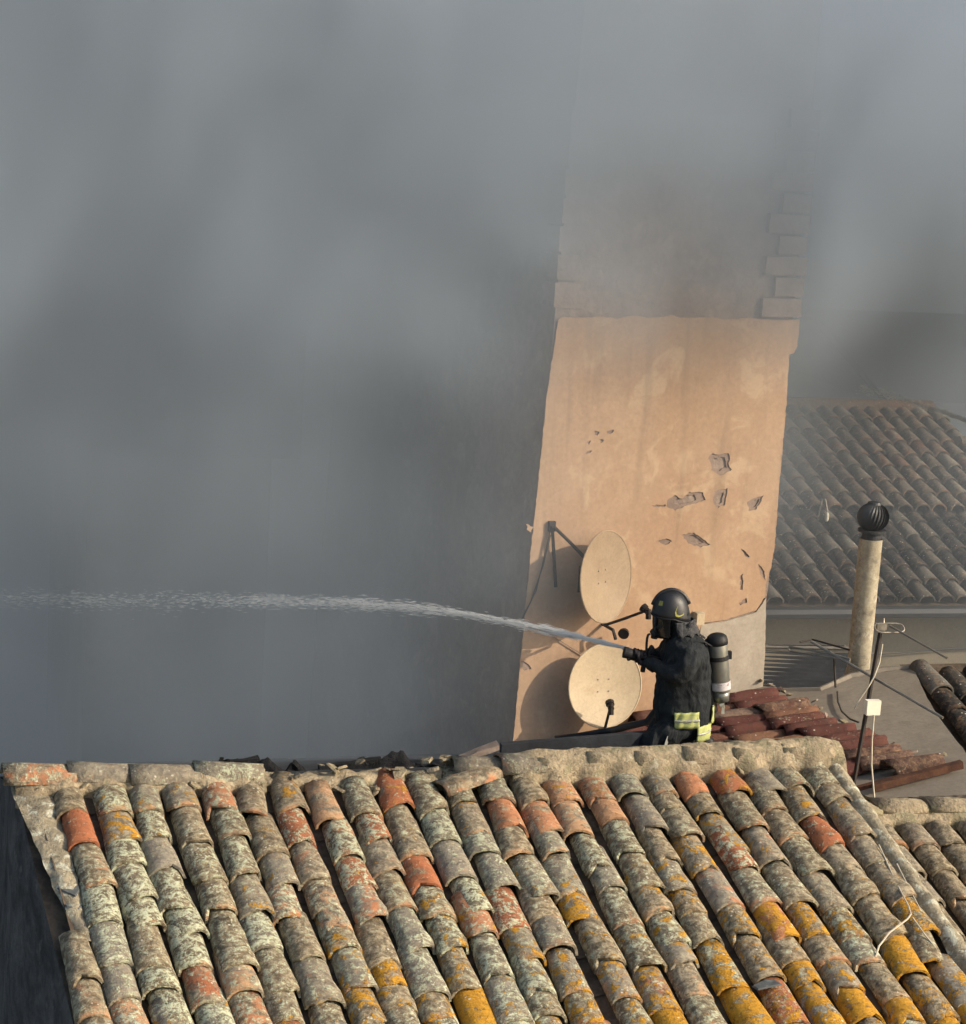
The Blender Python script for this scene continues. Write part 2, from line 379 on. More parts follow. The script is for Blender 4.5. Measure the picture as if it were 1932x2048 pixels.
TF = set_mat(TM, M['tile'])
rt = random.Random(11)
XR = -R
cover_count = 0
for i in range(NC):
    s = i * SP + rt.uniform(-.006, .006)
    t = -.10 + rt.uniform(-.03, .03)
    wav = rt.uniform(-.5, .5)
    broken = 5 <= i <= 10
    if broken: t += rt.uniform(-.03, .10)
    k = 0
    while t < T_EAVE - .42:
        ds = .014 * math.sin(t * 2.3 + i * 1.7) + rt.uniform(-.010, .010)
        nx = t + rt.choice((rt.uniform(.24, .34), rt.uniform(.24, .34), rt.uniform(.15, .24), rt.uniform(.33, .385)))
        # weathering: pale lichen to the left, ochre lichen low on the right, soot along the ridge
        u = i / (NC - 1); v = min(1, max(0, t / 2.3))
        ex = rt.uniform(.08, .46)
        if rt.random() < .17: ex = rt.uniform(.48, .95)
        ye = rt.uniform(.22, .55) + (.50 * max(0, u - .05) * max(0, v - .25) * 1.9) * rt.uniform(.2, 1.6) + (.18 if rt.random() < .22 else 0)
        pl = rt.uniform(.30, .72) + .20 * (1 - u) * (1 if v > .1 else .2)
        so = max(0, (.30 - v) * 1.9) * rt.uniform(.3, 1.0) * (1.15 if .15 < u < .75 else .75)
        if v < .12 and rt.random() < .10: ex, so = .7, .15
        yaw = math.atan(skew(s)) + rt.gauss(0, .022)
        o = rf(s + ds, t, .012 + .006 * rt.random())
        dirY = (rf(s + ds, t + .4) - rf(s + ds, t)).normalized()
        X = XR - dirY * XR.dot(dirY); X.normalize(); N = X.cross(dirY)
        place_tile(roof, house.b, TF, o, X, dirY, N, tilt=rt.uniform(.040, .060), yaw=rt.gauss(0, .028) * (3.5 if rt.random() < .06 else 1), rol=rt.gauss(0, .05),
                   scale=rt.uniform(.97, 1.03), color=(ex, ye, pl, min(1, so)), sx=rt.uniform(1.0, 1.13))
        t = nx; k += 1; cover_count += 1
# the outer column that steps out low on the left
t = 1.36
while t < T_EAVE - .42:
    o = rf(-SP * .86, t, .012); dirY = (rf(-SP * .86, t + .4) - rf(-SP * .86, t)).normalized(); X = (XR - dirY * XR.dot(dirY)).normalized()
    place_tile(roof, house.b, TF, o, X, dirY, X.cross(dirY), .06, rt.gauss(0, .02), rt.gauss(0, .04), 1.0, (rt.choice((.1, .3, .5)), .3, .55, .1))
    t += rt.uniform(.25, .31)
# channel tiles between the covers: open troughs, stepped at each lap
gs = []
for i in range(NC + 1):
    s0 = (i - .5) * SP
    for k in range(12):
        t0 = -.12 + k * .29 + rt.uniform(-.02, .02); L = .36
        def P(a, b, s0=s0, t0=t0, L=L):
            th = (a - .5) * 2; return rf(s0 + th * .085, t0 + L * b, -.012 + .05 * th * th + .014 * b)
        gs.append(grid(P, 4, 1))
tag(house.part('channel_tiles', join(*gs), M['channel'], roof), kind='stuff')
# mortar below and between the ridge caps (right half, left third; the middle has fallen away)
def mortar_strip(s0, s1, prof, amp, seed, du=.022, edge=0.0):
    n = max(6, int((s1 - s0) / du)); m = len(prof) - 1; sub = 3
    def P(a, b):
        s = s0 + (s1 - s0) * a; q = b * m; k = min(m - 1, int(q)); w = q - k
        t = prof[k][0] * (1 - w) + prof[k + 1][0] * w; h = prof[k][1] * (1 - w) + prof[k + 1][1] * w
        f = 1 - b                                   # lower edge is scalloped round the tile heads
        t += f * f * (.035 * math.cos(2 * PI * s / SP) + .03 * mnoise.noise(Vector((s * 5, seed, 0))))
        p = rf(s, t, h)
        e = min(1, a * n / 6, (1 - a) * n / 6) if edge else 1
        nz = mnoise.fractal(Vector((s * 7, t * 7 + seed, h * 7)), 1.0, 2.0, 4)
        return p + NN * (amp * nz) - DN * (amp * .5 * nz) - NN * (1 - e) * edge
    return grid(P, n, m * sub)
prof_r = [(.12, -.02), (.10, .075), (.045, .15), (-.02, .185), (-.08, .19), (-.16, .14), (-.22, .03)]
house.part('ridge_mortar', mortar_strip(2.72, SR + .02, prof_r, .013, 3, edge=.03), M['mortar'], roof, True)
prof_l = [(.10, -.02), (.085, .07), (.02, .115), (-.05, .13), (-.13, .10), (-.2, .02)]
house.part('ridge_mortar', mortar_strip(SL, 1.18, prof_l, .022, 8, edge=.04), M['mortar'], roof, True)
prof_m = [(.05, -.03), (.03, .045), (-.05, .06), (-.12, .04), (-.2, -.02)]
house.part('broken_mortar', mortar_strip(1.16, 2.74, prof_m, .034, 15), M['mortar'], roof, True)
# ridge caps: half-round clay bedded in the mortar
RC = set_mat([tile_mesh('ridge_cap', .226, .230, .090, .42, 9, 4, 300 + k, .45) for k in range(4)], M['mortar'])
RCt = set_mat([tile_mesh('ridge_cap_clay', .20, .22, .095, .42, 9, 3, 320 + k, 1.2) for k in range(3)], M['tile'])
def cap(s, t, h, meshes, toward=-1, yaw=0, tilt=.03, rol=0, color=(.15, .2, .4, .3), L=None, name='ridge_tile'):
    Y = R * toward; X = (DN - NN * 0).copy(); X = UP * (1 if toward < 0 else -1); N = X.cross(Y)
    if N.z < 0: X = -X; N = X.cross(Y)
    return place_tile(roof, house.b, meshes, rf(s, t, h), X, Y, N, tilt, yaw, rol, 1.0, color, name)
s = SR + .01
j = 0; joints = []
while s > 3.0:
    cap(s, -.06, .084, RC, -1, rt.gauss(0, .014), .010, rt.gauss(0, .03)); s -= rt.uniform(.29, .39); j += 1; joints.append(s + .03)
cap(3.06, -.05, .085, RCt, -1, .05, .02, 0, (.0, .25, .6, .55)); cap(2.78, -.03, .075, RCt, -1, -.12, .0, .1, (.05, .2, .5, .6))
cap(2.62, .0, .07, RCt, -1, .35, -.16, .25, (.5, .2, .3, .3))
for s, h, y, c in ((.05, .06, .02, (.55, .2, .6, .1)), (.42, .062, -.04, (.1, .25, .5, .3)), (.78, .055, .05, (.05, .2, .5, .4)), (1.17, .06, -.06, (.0, .25, .7, .25))):
    cap(s, -.045, h, RCt, -1, y, .03, rt.gauss(0, .05), c)
# loose broken tile pieces and mortar lumps along the broken stretch
def shard(name, p, size, mat, seed, col=None):
    rr = random.Random(seed); n = rr.randrange(5, 8); pts = []
    for k in range(n):
        a = 2 * PI * k / n + rr.uniform(-.3, .3); q = size * rr.uniform(.55, 1.1); pts.append((q * math.cos(a), q * .7 * math.sin(a)))
    th = size * rr.uniform(.16, .35); V = [Vector((x, y, 0)) for x, y in pts] + [Vector((x * .9, y * .9, th)) for x, y in pts]
    Fs = [tuple(range(n))[::-1], tuple(range(n, 2 * n))] + [(k, (k + 1) % n, n + (k + 1) % n, n + k) for k in range(n)]
    return V, Fs
def put_shard(name, parent, base, p, size, mat, seed, tilt=.5, color=None):
    v, f = shard(name, p, size, mat, seed); me = mk(name, v, f); me.materials.append(mat)
    o = bpy.data.objects.new(name, me); COL.objects.link(o)
    rr = random.Random(seed + 5)
    e = (rr.uniform(-tilt, tilt), rr.uniform(-tilt, tilt), rr.uniform(0, 6))
    if parent: o.parent = parent; o.location = p - base
    else: o.location = p
    o.rotation_euler = e
    if color: o.color = color
    return o
for k in range(26):
    s = rt.uniform(1.05, 2.75); tt = rt.uniform(-.16, .10)
    put_shard('tile_shard', roof, house.b, rf(s, tt, .05 + .05 * (tt < .02)), rt.uniform(.03, .075), M['tile'] if rt.random() < .55 else M['mortar'], 40 + k, .6,
              (rt.uniform(0, .5), .2, .5, rt.uniform(.1, .6)))
for k in range(16):
    s = rt.choice((rt.uniform(-.2, 1.0), rt.uniform(2.8, 4.8))); put_shard('mortar_lump', roof, house.b, rf(s, rt.uniform(.02, .09), .085), rt.uniform(.02, .045), M['mortar'], 90 + k, .6)
for (s, t_, sz) in ((3.62, 2.10, .10), (-.13, .95, .10), (-.15, 1.10, .09)):
    put_shard('slate_piece', roof, house.b, rf(s, t_, .10 if s > 0 else .04), sz, M['slate'], int(s * 100) + 500, .2).scale = (1, 1, .25)
# rakes: mortar verge left and right
def verge(s0, s1, t0, t1, h0, h1, seed, amp, tap=0.0):
    def P(a, b):
        t = t0 + (t1 - t0) * a; sa = s0 + tap * max(0, t); s = sa + (s1 - sa) * b
        z = mnoise.fractal(Vector((s * 9, t * 7, seed)), 1.0, 2.0, 4)
        step = .012 * ((t * 3.4) % 1.0)
        edge = .018 * mnoise.noise(Vector((t * 6, seed, 1))) * (1 if b in (0, 1) else 0)
        return rf(s + edge, t, h0 + (h1 - h0) * math.sin(PI * (.12 + .76 * b)) + amp * z + step)
    return grid(P, int((t1 - t0) / .03), 8)
house.part('verge_mortar', verge(SL - .02, -.075, -.1, 1.42, .0, .05, 2, .022, .115), M['rake'], roof, True)
house.part('verge_mortar', verge(SL + .04, -.17, 1.34, T_EAVE, .0, .05, 5, .014), M['rake'], roof, True)
house.part('verge_mortar', verge(S_END + .085, SR + .03, -.1, T_EAVE, .0, .085, 9, .012), M['rake'], roof, True)

# ------------------------------------------------------------------ tower-like house wall behind the firefighter
TAZ = math.radians(24); TW = Vector((math.cos(TAZ), math.sin(TAZ), 0)); TN = Vector((math.sin(TAZ), -math.cos(TAZ), 0))
T0 = pix(1108, 630, 14.7)
def tw(x, y, out=0.0): return on_plane(x, y, T0, TN) + TN * out
Bl, Br = tw(1030, 1484), tw(1520, 1372); Tl, Tr = tw(1112, 630), tw(1589, 632)
tower = Thing('rendered_tower', at((Bl + Br) / 2, 0) - TN * .6, 'tall narrow house end with peeling peach plaster fading up into the smoke', 'building')
TB = -TN * 1.3
def tz(p, z, k):   # follow the side edge up or down to height z
    return k[0] + (k[1] - k[0]) * ((z - k[0].z) / (k[1].z - k[0].z))
kl, kr = (Bl, Tl), (Br, Tr)
c = [tz(0, 0, kl), tz(0, 0, kr), tz(0, 12.6, kr), tz(0, 12.6, kl)]
core_n = -TN * .018
def core_pt(a, b):
    l = tz(0, 12.6 * b, kl); r_ = tz(0, 12.6 * b, kr); p = l.lerp(r_, a)
    return p - TN * .018 + TN * (.010 * mnoise.noise(p * 4) + .005 * mnoise.noise(p * 15))
V, Fs = grid(core_pt, 30, 110)
bk = [q - TN * 4.5 for q in c]
sides = ([c[0] - TN * .018, c[1] - TN * .018, c[2] - TN * .018, c[3] - TN * .018] + bk, [(1, 5, 6, 2), (0, 3, 7, 4), (4, 7, 6, 5), (3, 2, 6, 7)])
tower.part('masonry_wall', join((V, Fs), sides), M['oldwall'])
def smooth_poly(pts, n=2, amp=1.2, seed=0, step=9):
    """resample a pixel polygon with a ragged edge"""
    out = []; rr = random.Random(seed)
    for k, (x, y) in enumerate(pts):
        x2, y2 = pts[(k + 1) % len(pts)]; d = math.hypot(x2 - x, y2 - y); m = max(1, int(d / step))
        for q in range(m):
            w = q / m; px_, py_ = x + (x2 - x) * w, y + (y2 - y) * w
            out.append((px_ + rr.uniform(-amp, amp), py_ + rr.uniform(-amp, amp)))
    return out
def sheet(outer, holes, front, thick, seed=1, amp=1.0, hamp=1.6):
    """plaster coat with ragged outline and real holes; pixel outlines laid on the tower's face"""
    bm = bmesh.new(); E = []; loops = []
    for k, poly in enumerate([outer] + holes):
        pts = smooth_poly(poly, amp=amp if k == 0 else hamp, seed=seed + k, step=7 if k == 0 else 4)
        vs_ = [bm.verts.new(tw(x, y, front)) for x, y in pts]; loops.append(vs_)
        E += [bm.edges.new((vs_[q], vs_[(q + 1) % len(vs_)])) for q in range(len(vs_))]
    bmesh.ops.triangle_fill(bm, edges=E, use_beauty=True, use_dissolve=False, normal=TN)
    for f in bm.faces:
        if f.normal.dot(TN) < 0: f.normal_flip()
    ext = bmesh.ops.extrude_edge_only(bm, edges=E)
    bmesh.ops.translate(bm, verts=[q for q in ext['geom'] if isinstance(q, bmesh.types.BMVert)], vec=-TN * thick)
    bm.verts.index_update()
    r = ([q.co.copy() for q in bm.verts], [tuple(w.index for w in q.verts) for q in bm.faces]); bm.free(); return r
plaster_px = [(1116, 640), (1124, 633), (1165, 636), (1200, 633), (1232, 637), (1262, 631), (1300, 636), (1330, 634), (1345, 629), (1362, 636), (1420, 634), (1455, 639), (1500, 636), (1560, 641), (1600, 638), (1595, 690), (1588, 706), (1579, 708),
              (1573, 800), (1564, 915), (1556, 1000), (1550, 1085), (1541, 1140), (1532, 1165), (1531, 1192), (1512, 1221), (1448, 1240), (1403, 1246),
              (1393, 1300), (1350, 1380), (1320, 1440), (1306, 1500), (1150, 1530), (1024, 1510), (1034, 1400), (1046, 1275), (1062, 1100), (1078, 950), (1094, 790)]
holes_px = [[(1422, 908), (1436, 910), (1456, 905), (1460, 918), (1457, 930), (1460, 939), (1449, 945), (1441, 951), (1432, 943), (1423, 940), (1425, 930), (1419, 918)],
            [(1336, 1000), (1352, 990), (1362, 998), (1378, 986), (1402, 985), (1408, 1000), (1392, 1007), (1372, 1010), (1352, 1018), (1338, 1014)],
            [(1429, 984), (1455, 979), (1449, 1008), (1436, 1015), (1428, 1006)],
            [(1496, 1004), (1512, 995), (1528, 993), (1518, 1009), (1510, 1020), (1498, 1019)],
            [(1364, 1070), (1384, 1064), (1404, 1076), (1420, 1089), (1402, 1094), (1376, 1088)],
            [(1482, 1099), (1492, 1104), (1503, 1116), (1491, 1113)],
            [(1480, 1152), (1486, 1150), (1487, 1178), (1481, 1180)],
            [(1479, 1205), (1492, 1197), (1494, 1205), (1482, 1210)],
            [(1305, 1010), (1330, 1009), (1330, 1013), (1308, 1014)],
            [(1516, 1130), (1528, 1142), (1531, 1160), (1522, 1152)],
            [(1190, 862), (1199, 864), (1196, 872), (1188, 870)], [(1172, 884), (1181, 881), (1179, 890)], [(1200, 878), (1208, 880), (1202, 888)],
            [(1173, 902), (1184, 900), (1182, 906), (1172, 909)], [(1213, 862), (1226, 858), (1226, 865), (1216, 868)],
            [(1053, 1048), (1066, 1054), (1062, 1066), (1054, 1060)], [(1040, 1320), (1052, 1326), (1062, 1336), (1046, 1342)],
            [(1316, 1082), (1334, 1078), (1345, 1083), (1330, 1090)]]
def grow(poly, f, seed):
    rr = random.Random(seed); cx_ = sum(p[0] for p in poly) / len(poly); cy_ = sum(p[1] for p in poly) / len(poly)
    return [(cx_ + (x - cx_) * f * rr.uniform(.9, 1.1), cy_ + (y - cy_) * f * rr.uniform(.9, 1.1)) for x, y in poly]
tower.part('plaster', sheet(plaster_px, [grow(h, 1.06, 3 + k) for k, h in enumerate(holes_px)], .0, .006, 5, .9, 1.5), M['plaster'])
inner_px = [(x, y + 3) if y < 660 else (x, y) for x, y in plaster_px]
tower.part('undercoat', sheet(inner_px, [grow(h, .62, 30 + k) for k, h in enumerate(holes_px[:6])], -.008, .012, 25, .8, 1.2), M['under'])
patch_px = [(1403, 1250), (1448, 1244), (1513, 1225), (1533, 1196), (1531, 1300), (1524, 1420), (1300, 1500), (1330, 1440), (1355, 1382), (1396, 1302)]
tower.part('cement_patch', sheet(patch_px, [], -.004, .02, 40, .5), M['patch'])
# quoins up the right corner, some proud
for k in range(10):
    z0 = Tl.z + .02 + k * .155; z1 = z0 + .135; rr = random.Random(60 + k)
    w = .30 if k % 2 == 0 else .20
    a = tz(0, z0, kr) - TW * w; ln = TW * (w + .035 + .02 * rr.random())
    tower.part('quoin', rough_box(a - TN * .25 + TN * (.001 if k % 2 else .006), ln, TN * .27, Vector((0, 0, z1 - z0)), .006, 2, k), M['quoin'])
for k in range(7):
    z0 = Tl.z + .05 + k * .2; w = (.24, .17, .28)[k % 3]
    tower.part('corner_stone', rough_box(tz(0, z0, kl) - TW * .02 - TN * .25, TW * w, TN * (.24 + .008 * (k % 2)), Vector((0, 0, .18)), .008, 2, k + 30), M['oldwall'])
tower.part('coping', rough_box(tz(0, 12.6, kl) - TW * .08 + TN * .1, TW * ((c[2] - c[3]).length + .16), -TN * 4.7, Vector((0, 0, .12)), .01, 3, 4), M['oldwall'])

# ------------------------------------------------------------------ low rear roof with its stripped cement bed
Q1, Q2, Q3 = tw(1528, 1373), tw(1195, 1462), pix(1740, 1592, 13.75)
CN = (Q2 - Q1).cross(Q3 - Q1).normalized()
if CN.z < 0: CN = -CN
def cp(x, y, h=0.0): return on_plane(x, y, Q1, CN) + CN * h
low = Thing('stripped_roof', at((Q1 + Q3) / 2, 0), 'low roof with wine red tiles half stripped down to bare cement behind the ridge', 'roof')
cem_px = [(1180, 1480), (1300, 1415), (1420, 1372), (1525, 1371), (1600, 1383), (1640, 1381), (1700, 1352), (1760, 1342), (1826, 1334), (1850, 1388), (1880, 1440), (1905, 1472), (1945, 1520), (1952, 1588), (1745, 1598), (1660, 1560), (1500, 1520), (1300, 1500)]
top = [cp(*p) for p in smooth_poly(cem_px, amp=.8, seed=3)]
n_ = len(top)
low.part('cement_bed', (top + [q - CN * .12 for q in top], [tuple(range(n_))[::-1] if (top[1] - top[0]).cross(top[2] - top[0]).dot(CN) < 0 else tuple(range(n_)), ] + [(k, (k + 1) % n_, n_ + (k + 1) % n_, n_ + k) for k in range(n_)]), M['cement'])
zb = min(q.z for q in top) - .12
low.part('wall', box(at(pix(1560, 1400, 15.3), 0), R * 1.6, -UP * .9, Vector((0, 0, zb - .05))), M['wallbeige'])
LT = set_mat(TM, M['tile_red'])
CDIR = (cp(1600, 1400) - cp(1400, 1441)).normalized()       # columns climb to the right
CPER = CN.cross(CDIR).normalized()
if CPER.y > 0: CPER = -CPER                                  # toward the camera
# right-hand ends of the columns, as photographed
ends = [(1521, 1376), (1562, 1402), (1600, 1412), (1634, 1424), (1656, 1446), (1700, 1466), (1730, 1478), (1766, 1490), (1808, 1508), (1842, 1520), (1893, 1530)]
st = cp(1521, 1378); rl = random.Random(5)
end_s = [((cp(*e) - st).dot(CPER), (cp(*e) - st).dot(CDIR)) for e in ends]
def end_at(w):
    for (a, b), (a2, b2) in zip(end_s, end_s[1:]):
        if a <= w <= a2: return b + (b2 - b) * (w - a) / max(1e-6, a2 - a)
    return end_s[0][1] if w < end_s[0][0] else end_s[-1][1]
w = end_s[0][0] - .05; wmax = end_s[-1][0]
XL = -(-CDIR).cross(CN)
col_i = 0
gsl = []
while w < wmax + .02:
    x = end_at(w) - .02 + rl.uniform(-.05, .03); x0 = x
    lim = -1.45
    k = 0
    while x > lim:
        Y = -CDIR; X = Y.cross(CN); 
        if X.cross(Y).dot(CN) < 0: X = -X
        o = st + CPER * w + CDIR * x + CN * (.012 + .004 * rl.random())
        # keep clear of the tower and of our own ridge
        mid_ = o + Y * .2
        if (mid_ - T0).dot(TN) > .12 and (mid_ - rb(0, 0)).dot(UP) > .12:
            place_tile(low.o, low.b, LT, o, X, Y, CN, .055, rl.gauss(0, .03), rl.gauss(0, .05), 1.0, (rl.choice((.45, .8, .9, .95)), .05, rl.uniform(.0, .25) + (.3 if k == 0 else 0), rl.uniform(.1, .4)), sx=.84)
        x -= rl.uniform(.33, .39); k += 1
        if col_i >= 11 and k >= (2 if col_i < 13 else 1): break
    w += .168; col_i += 1
# bits of broken tile and mortar along the stripped edge
for k in range(24):
    wv = rl.uniform(end_s[0][0], wmax); p = st + CPER * wv + CDIR * (end_at(wv) + rl.uniform(-.03, .07)) + CN * rl.uniform(.01, .06)
    put_shard('tile_shard', low.o, low.b, p, rl.uniform(.02, .05), rl.choice((M['tile_red'], M['mortar'], M['oldwall'])), 700 + k, .7, (.4, .1, .4, .2))
low.part('edge_board', box(cp(1752, 1592, .03), cp(1928, 1546, .03) - cp(1752, 1592, .03), CN * .05, -CPER * .05), M['rust'])
low.part('edge_board', box(cp(1705, 1586, .0), cp(1815, 1556, .0) - cp(1705, 1586, .0), CN * .03, -CPER * .03), M['rust'])
# raised kerb at the back of the cement bed
kb = [cp(1560, 1381, .0), cp(1640, 1380, .0), cp(1700, 1354, .0), cp(1770, 1341, .0), cp(1822, 1335, 0)]
low.part('kerb', tube(kb, [.02, .025, .03, .03, .02], 6), M['cement'])

# ------------------------------------------------------------------ dark tiled roof at the right edge, beside the cement
rr_ = random.Random(31)
edge = Thing('small_dark_roof', at(pix(1930, 1430, 15.4), 0), 'small dark tile roof at the right edge of the picture beside the bare cement', 'roof')
ED, EN = DN.copy(), NN.copy(); E0 = pix(1832, 1352, 16.0)
er = edge.part('roof_deck', ([E0 - ED * .2 - EN * .02 - R * .05, E0 - ED * .2 + R * 1.6 - EN * .02, E0 + ED * 2.2 + R * 1.6 - EN * .02, E0 + ED * 2.2 - R * .05 - EN * .02], [(0, 3, 2, 1)]), M['channel'])
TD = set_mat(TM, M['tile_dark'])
for i in range(6):
    t = rr_.uniform(-.1, 0)
    while t < 1.9:
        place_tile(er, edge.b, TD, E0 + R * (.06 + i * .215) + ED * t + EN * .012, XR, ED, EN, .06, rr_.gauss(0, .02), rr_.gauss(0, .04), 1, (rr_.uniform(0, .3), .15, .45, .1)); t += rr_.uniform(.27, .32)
edge.part('wall', box(at(E0 + R * .1 + ED * .1, 0), R * 1.4, at(ED, 0) * 1.8, Vector((0, 0, E0.z - .75))), M['wallbeige'])

# ------------------------------------------------------------------ neighbouring lower roof, bottom right
nb = Thing('lower_tiled_house', at(pix(1900, 1800, 12.9), 0), 'lower brownish tile roof with mortared ridge at the bottom right corner', 'house')
N0 = pix(1742, 1628, 13.35) - NN * .10
def nf(s, t, h=0): return N0 + R * s + DN * t + NN * h
nr = nb.part('roof', grid(lambda a, b: nf(-.5 + 2.9 * a, -.1 + 3.0 * b, -.03), 8, 4), M['channel'])
TN2 = set_mat(TM, M['tile']); rn = random.Random(77); gs = []
for i in range(-1, 11):
    t = -.09 + rn.uniform(-.02, .02)
    for k in range(9):
        o = nf(.04 + i * .212 + rn.uniform(-.006, .006), t, .012)
        place_tile(nr, nb.b, TN2, o, XR, DN, NN, rn.uniform(.05, .07), rn.gauss(0, .02), rn.gauss(0, .03), rn.uniform(.98, 1.02), (rn.choice((.1, .2, .25, .35)), rn.uniform(.15, .4), rn.uniform(.2, .5), rn.uniform(.1, .35)))
        t += rn.uniform(.27, .33)
    for k in range(9):
        gs.append(grid(lambda a, b, i=i, k=k: nf(.04 + (i + .5) * .212 + (a - .5) * .17, -.1 + .3 * k + .36 * b, -.012 + .05 * (2 * a - 1) ** 2 + .012 * b), 4, 1))
tag(nb.part('channel_tiles', join(*gs), M['channel'], nr), kind='stuff')
def nmort(a, b):
    s = -.3 + 2.7 * a; pr = [(.10, -.02), (.085, .09), (.0, .125), (-.1, .13), (-.14, .0)]; q = b * 4; k = min(3, int(q)); w_ = q - k
    t = pr[k][0] * (1 - w_) + pr[k + 1][0] * w_ + (1 - b) ** 2 * .035 * math.cos(2 * PI * (s - .04) / .212); h = pr[k][1] * (1 - w_) + pr[k + 1][1] * w_
    return nf(s, t, h) + NN * .012 * mnoise.fractal(Vector((s * 8, t * 8, 4)), 1.0, 2.0, 4)
nb.part('ridge_mortar', grid(nmort, 110, 12), M['mortar'], nr, True)
RN = set_mat([tile_mesh('flat_ridge_cap', .20, .22, .06, .42, 7, 2, 350 + k, .6) for k in range(3)], M['mortar'])
for k in range(7):
    place_tile(nr, nb.b, RN, nf(2.35 - k * .38, -.06, .085), UP, -R, UP.cross(-R), .02, rn.gauss(0, .02), 0, 1, (.1, .2, .4, .3), 'ridge_tile')
nb.part('wall', box(at(nf(-.2, .1), 0), R * 2.5, at(DN, 0) * 2.6, Vector((0, 0, nf(0, 2.9).z - .25))), M['oldwall'])

# ------------------------------------------------------------------ far tiled house on the right
far = Thing('far_tiled_house', at(pix(1750, 1205, 22), 0), 'weathered tile roofed house in the haze beyond the flue pipe', 'house')
FA = pix(1745, 1207, 21.0)
FBE = math.radians(18); FD = -UP * math.cos(FBE) - Vector((0, 0, math.sin(FBE))); FN = -UP * math.sin(FBE) + Vector((0, 0, math.cos(FBE)))
def fpx(x, y): return on_plane(x, y, FA, FN)
fr = fpx(1700, 830); T_TOP = (fr - FA).dot(-FD); fr2 = fpx(1700, 1036); T_MID = (fr2 - FA).dot(-FD)
S_RE = (fpx(1842, 828) - FA).dot(R); S_L = (fpx(1490, 1100) - FA).dot(R); S_R = (fpx(1965, 1180) - FA).dot(R)
def fp(s, t, h=0): return FA + R * s - FD * t + FN * h
TFm = set_mat(TM_LOW, M['tile_far']); TDm_shaded = set_mat(TM_LOW, M['tile_dark'])  # shade on the lower roof is put into its darker tile colour
rfr = random.Random(9); SPF = .21
deck = far.part('lower_roof', ([fp(S_L - 1.5, -.02, -.02), fp(S_R + 2.5, -.02, -.02), fp(S_R + 2.5, T_MID + .3, -.02), fp(S_L - 1.5, T_MID + .3, -.02)], [(0, 1, 2, 3)]), M['channel'])
T_LOWR = T_TOP - .95
deck2 = far.part('upper_roof', ([fp(S_L - 1.5, T_MID - .02, .06), fp(S_R + 2.5, T_MID - .02, .06), fp(S_R + 2.5, T_LOWR, .06), fp(S_RE + .05, T_LOWR, .06), fp(S_RE + .05, T_TOP, .06), fp(S_L - 1.5, T_TOP, .06)], [(0, 1, 2, 3, 4, 5)]), M['channel'])
s = S_L - .5; nlow = 0
extra_lo, extra_hi = [], []
while s < S_R + 1.9:
    t = .0
    while t < T_MID and s < S_R + .7:
        place_tile(deck, far.b, TDm_shaded, fp(s, t + L_T - .03, .01), XR, FD, FN, .055, rfr.gauss(0, .02), rfr.gauss(0, .03), 1, (rfr.uniform(0, .35), .1, rfr.uniform(.2, .6), 0)); t += rfr.uniform(.29, .34); nlow += 1
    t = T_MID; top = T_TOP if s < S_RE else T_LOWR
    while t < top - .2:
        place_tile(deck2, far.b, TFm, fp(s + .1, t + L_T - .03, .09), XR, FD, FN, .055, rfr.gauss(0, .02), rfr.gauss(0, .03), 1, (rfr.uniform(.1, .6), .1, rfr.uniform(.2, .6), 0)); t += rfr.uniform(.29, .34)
    s += SPF
def rid(s0, s1, t, seed):
    return grid(lambda a, b: fp(s0 + (s1 - s0) * a, t + .11 * math.cos(PI * b), .10 + .11 * math.sin(PI * b)) + FN * .012 * mnoise.noise(Vector((a * 20, b * 3, seed))), 30, 6)
for o_ in (far.part('ridge', rid(S_L - 1.4, S_RE + .08, T_TOP, 1), M['tile_far'], deck2, True), far.part('ridge', rid(S_RE, S_R + 2.4, T_LOWR, 2), M['tile_far'], deck2, True),
           far.part('verge', tube([fp(S_RE + .06, T_TOP, .1), fp(S_RE + .06, T_LOWR, .1)], .07, 6), M['tile_far'], deck2)):
    o_.color = (.3, .1, .4, .1)
zf = FA.z
far.part('gutter', tube([fp(S_L - 1.5, -.06, -.07), fp(S_R + 2.5, -.06, -.07)], .06, 8), M['gutter'])
far.part('soffit', box(fp(S_L - 1.4, .02, -.05) - Vector((0, 0, .12)), R * (S_R - S_L + 2.8), UP * .5, Vector((0, 0, .08))), M['gutter'])
fw0 = at(fp(S_L - 1.4, .45), 0)
far.part('wall', box(fw0, R * (S_R - S_L + 2.8), UP * 6.5, Vector((0, 0, zf - .18))), M['wallbeige'])
far.part('wall_cable', tube([at(fp(S_L + .4 + k * .3, .40), zf - .62 - .03 * math.sin(k * .7)) for k in range(9)], .008, 5), M['blackcable'])
far.part('gable_top', ([fp(S_L - 1.4, T_TOP, .0), fp(S_R + 1.4, T_LOWR, .0), at(fp(S_R + 1.4, T_TOP), zf - .2), at(fp(S_L - 1.4, T_TOP), zf - .2)], [(3, 2, 1, 0)]), M['wallbeige'])

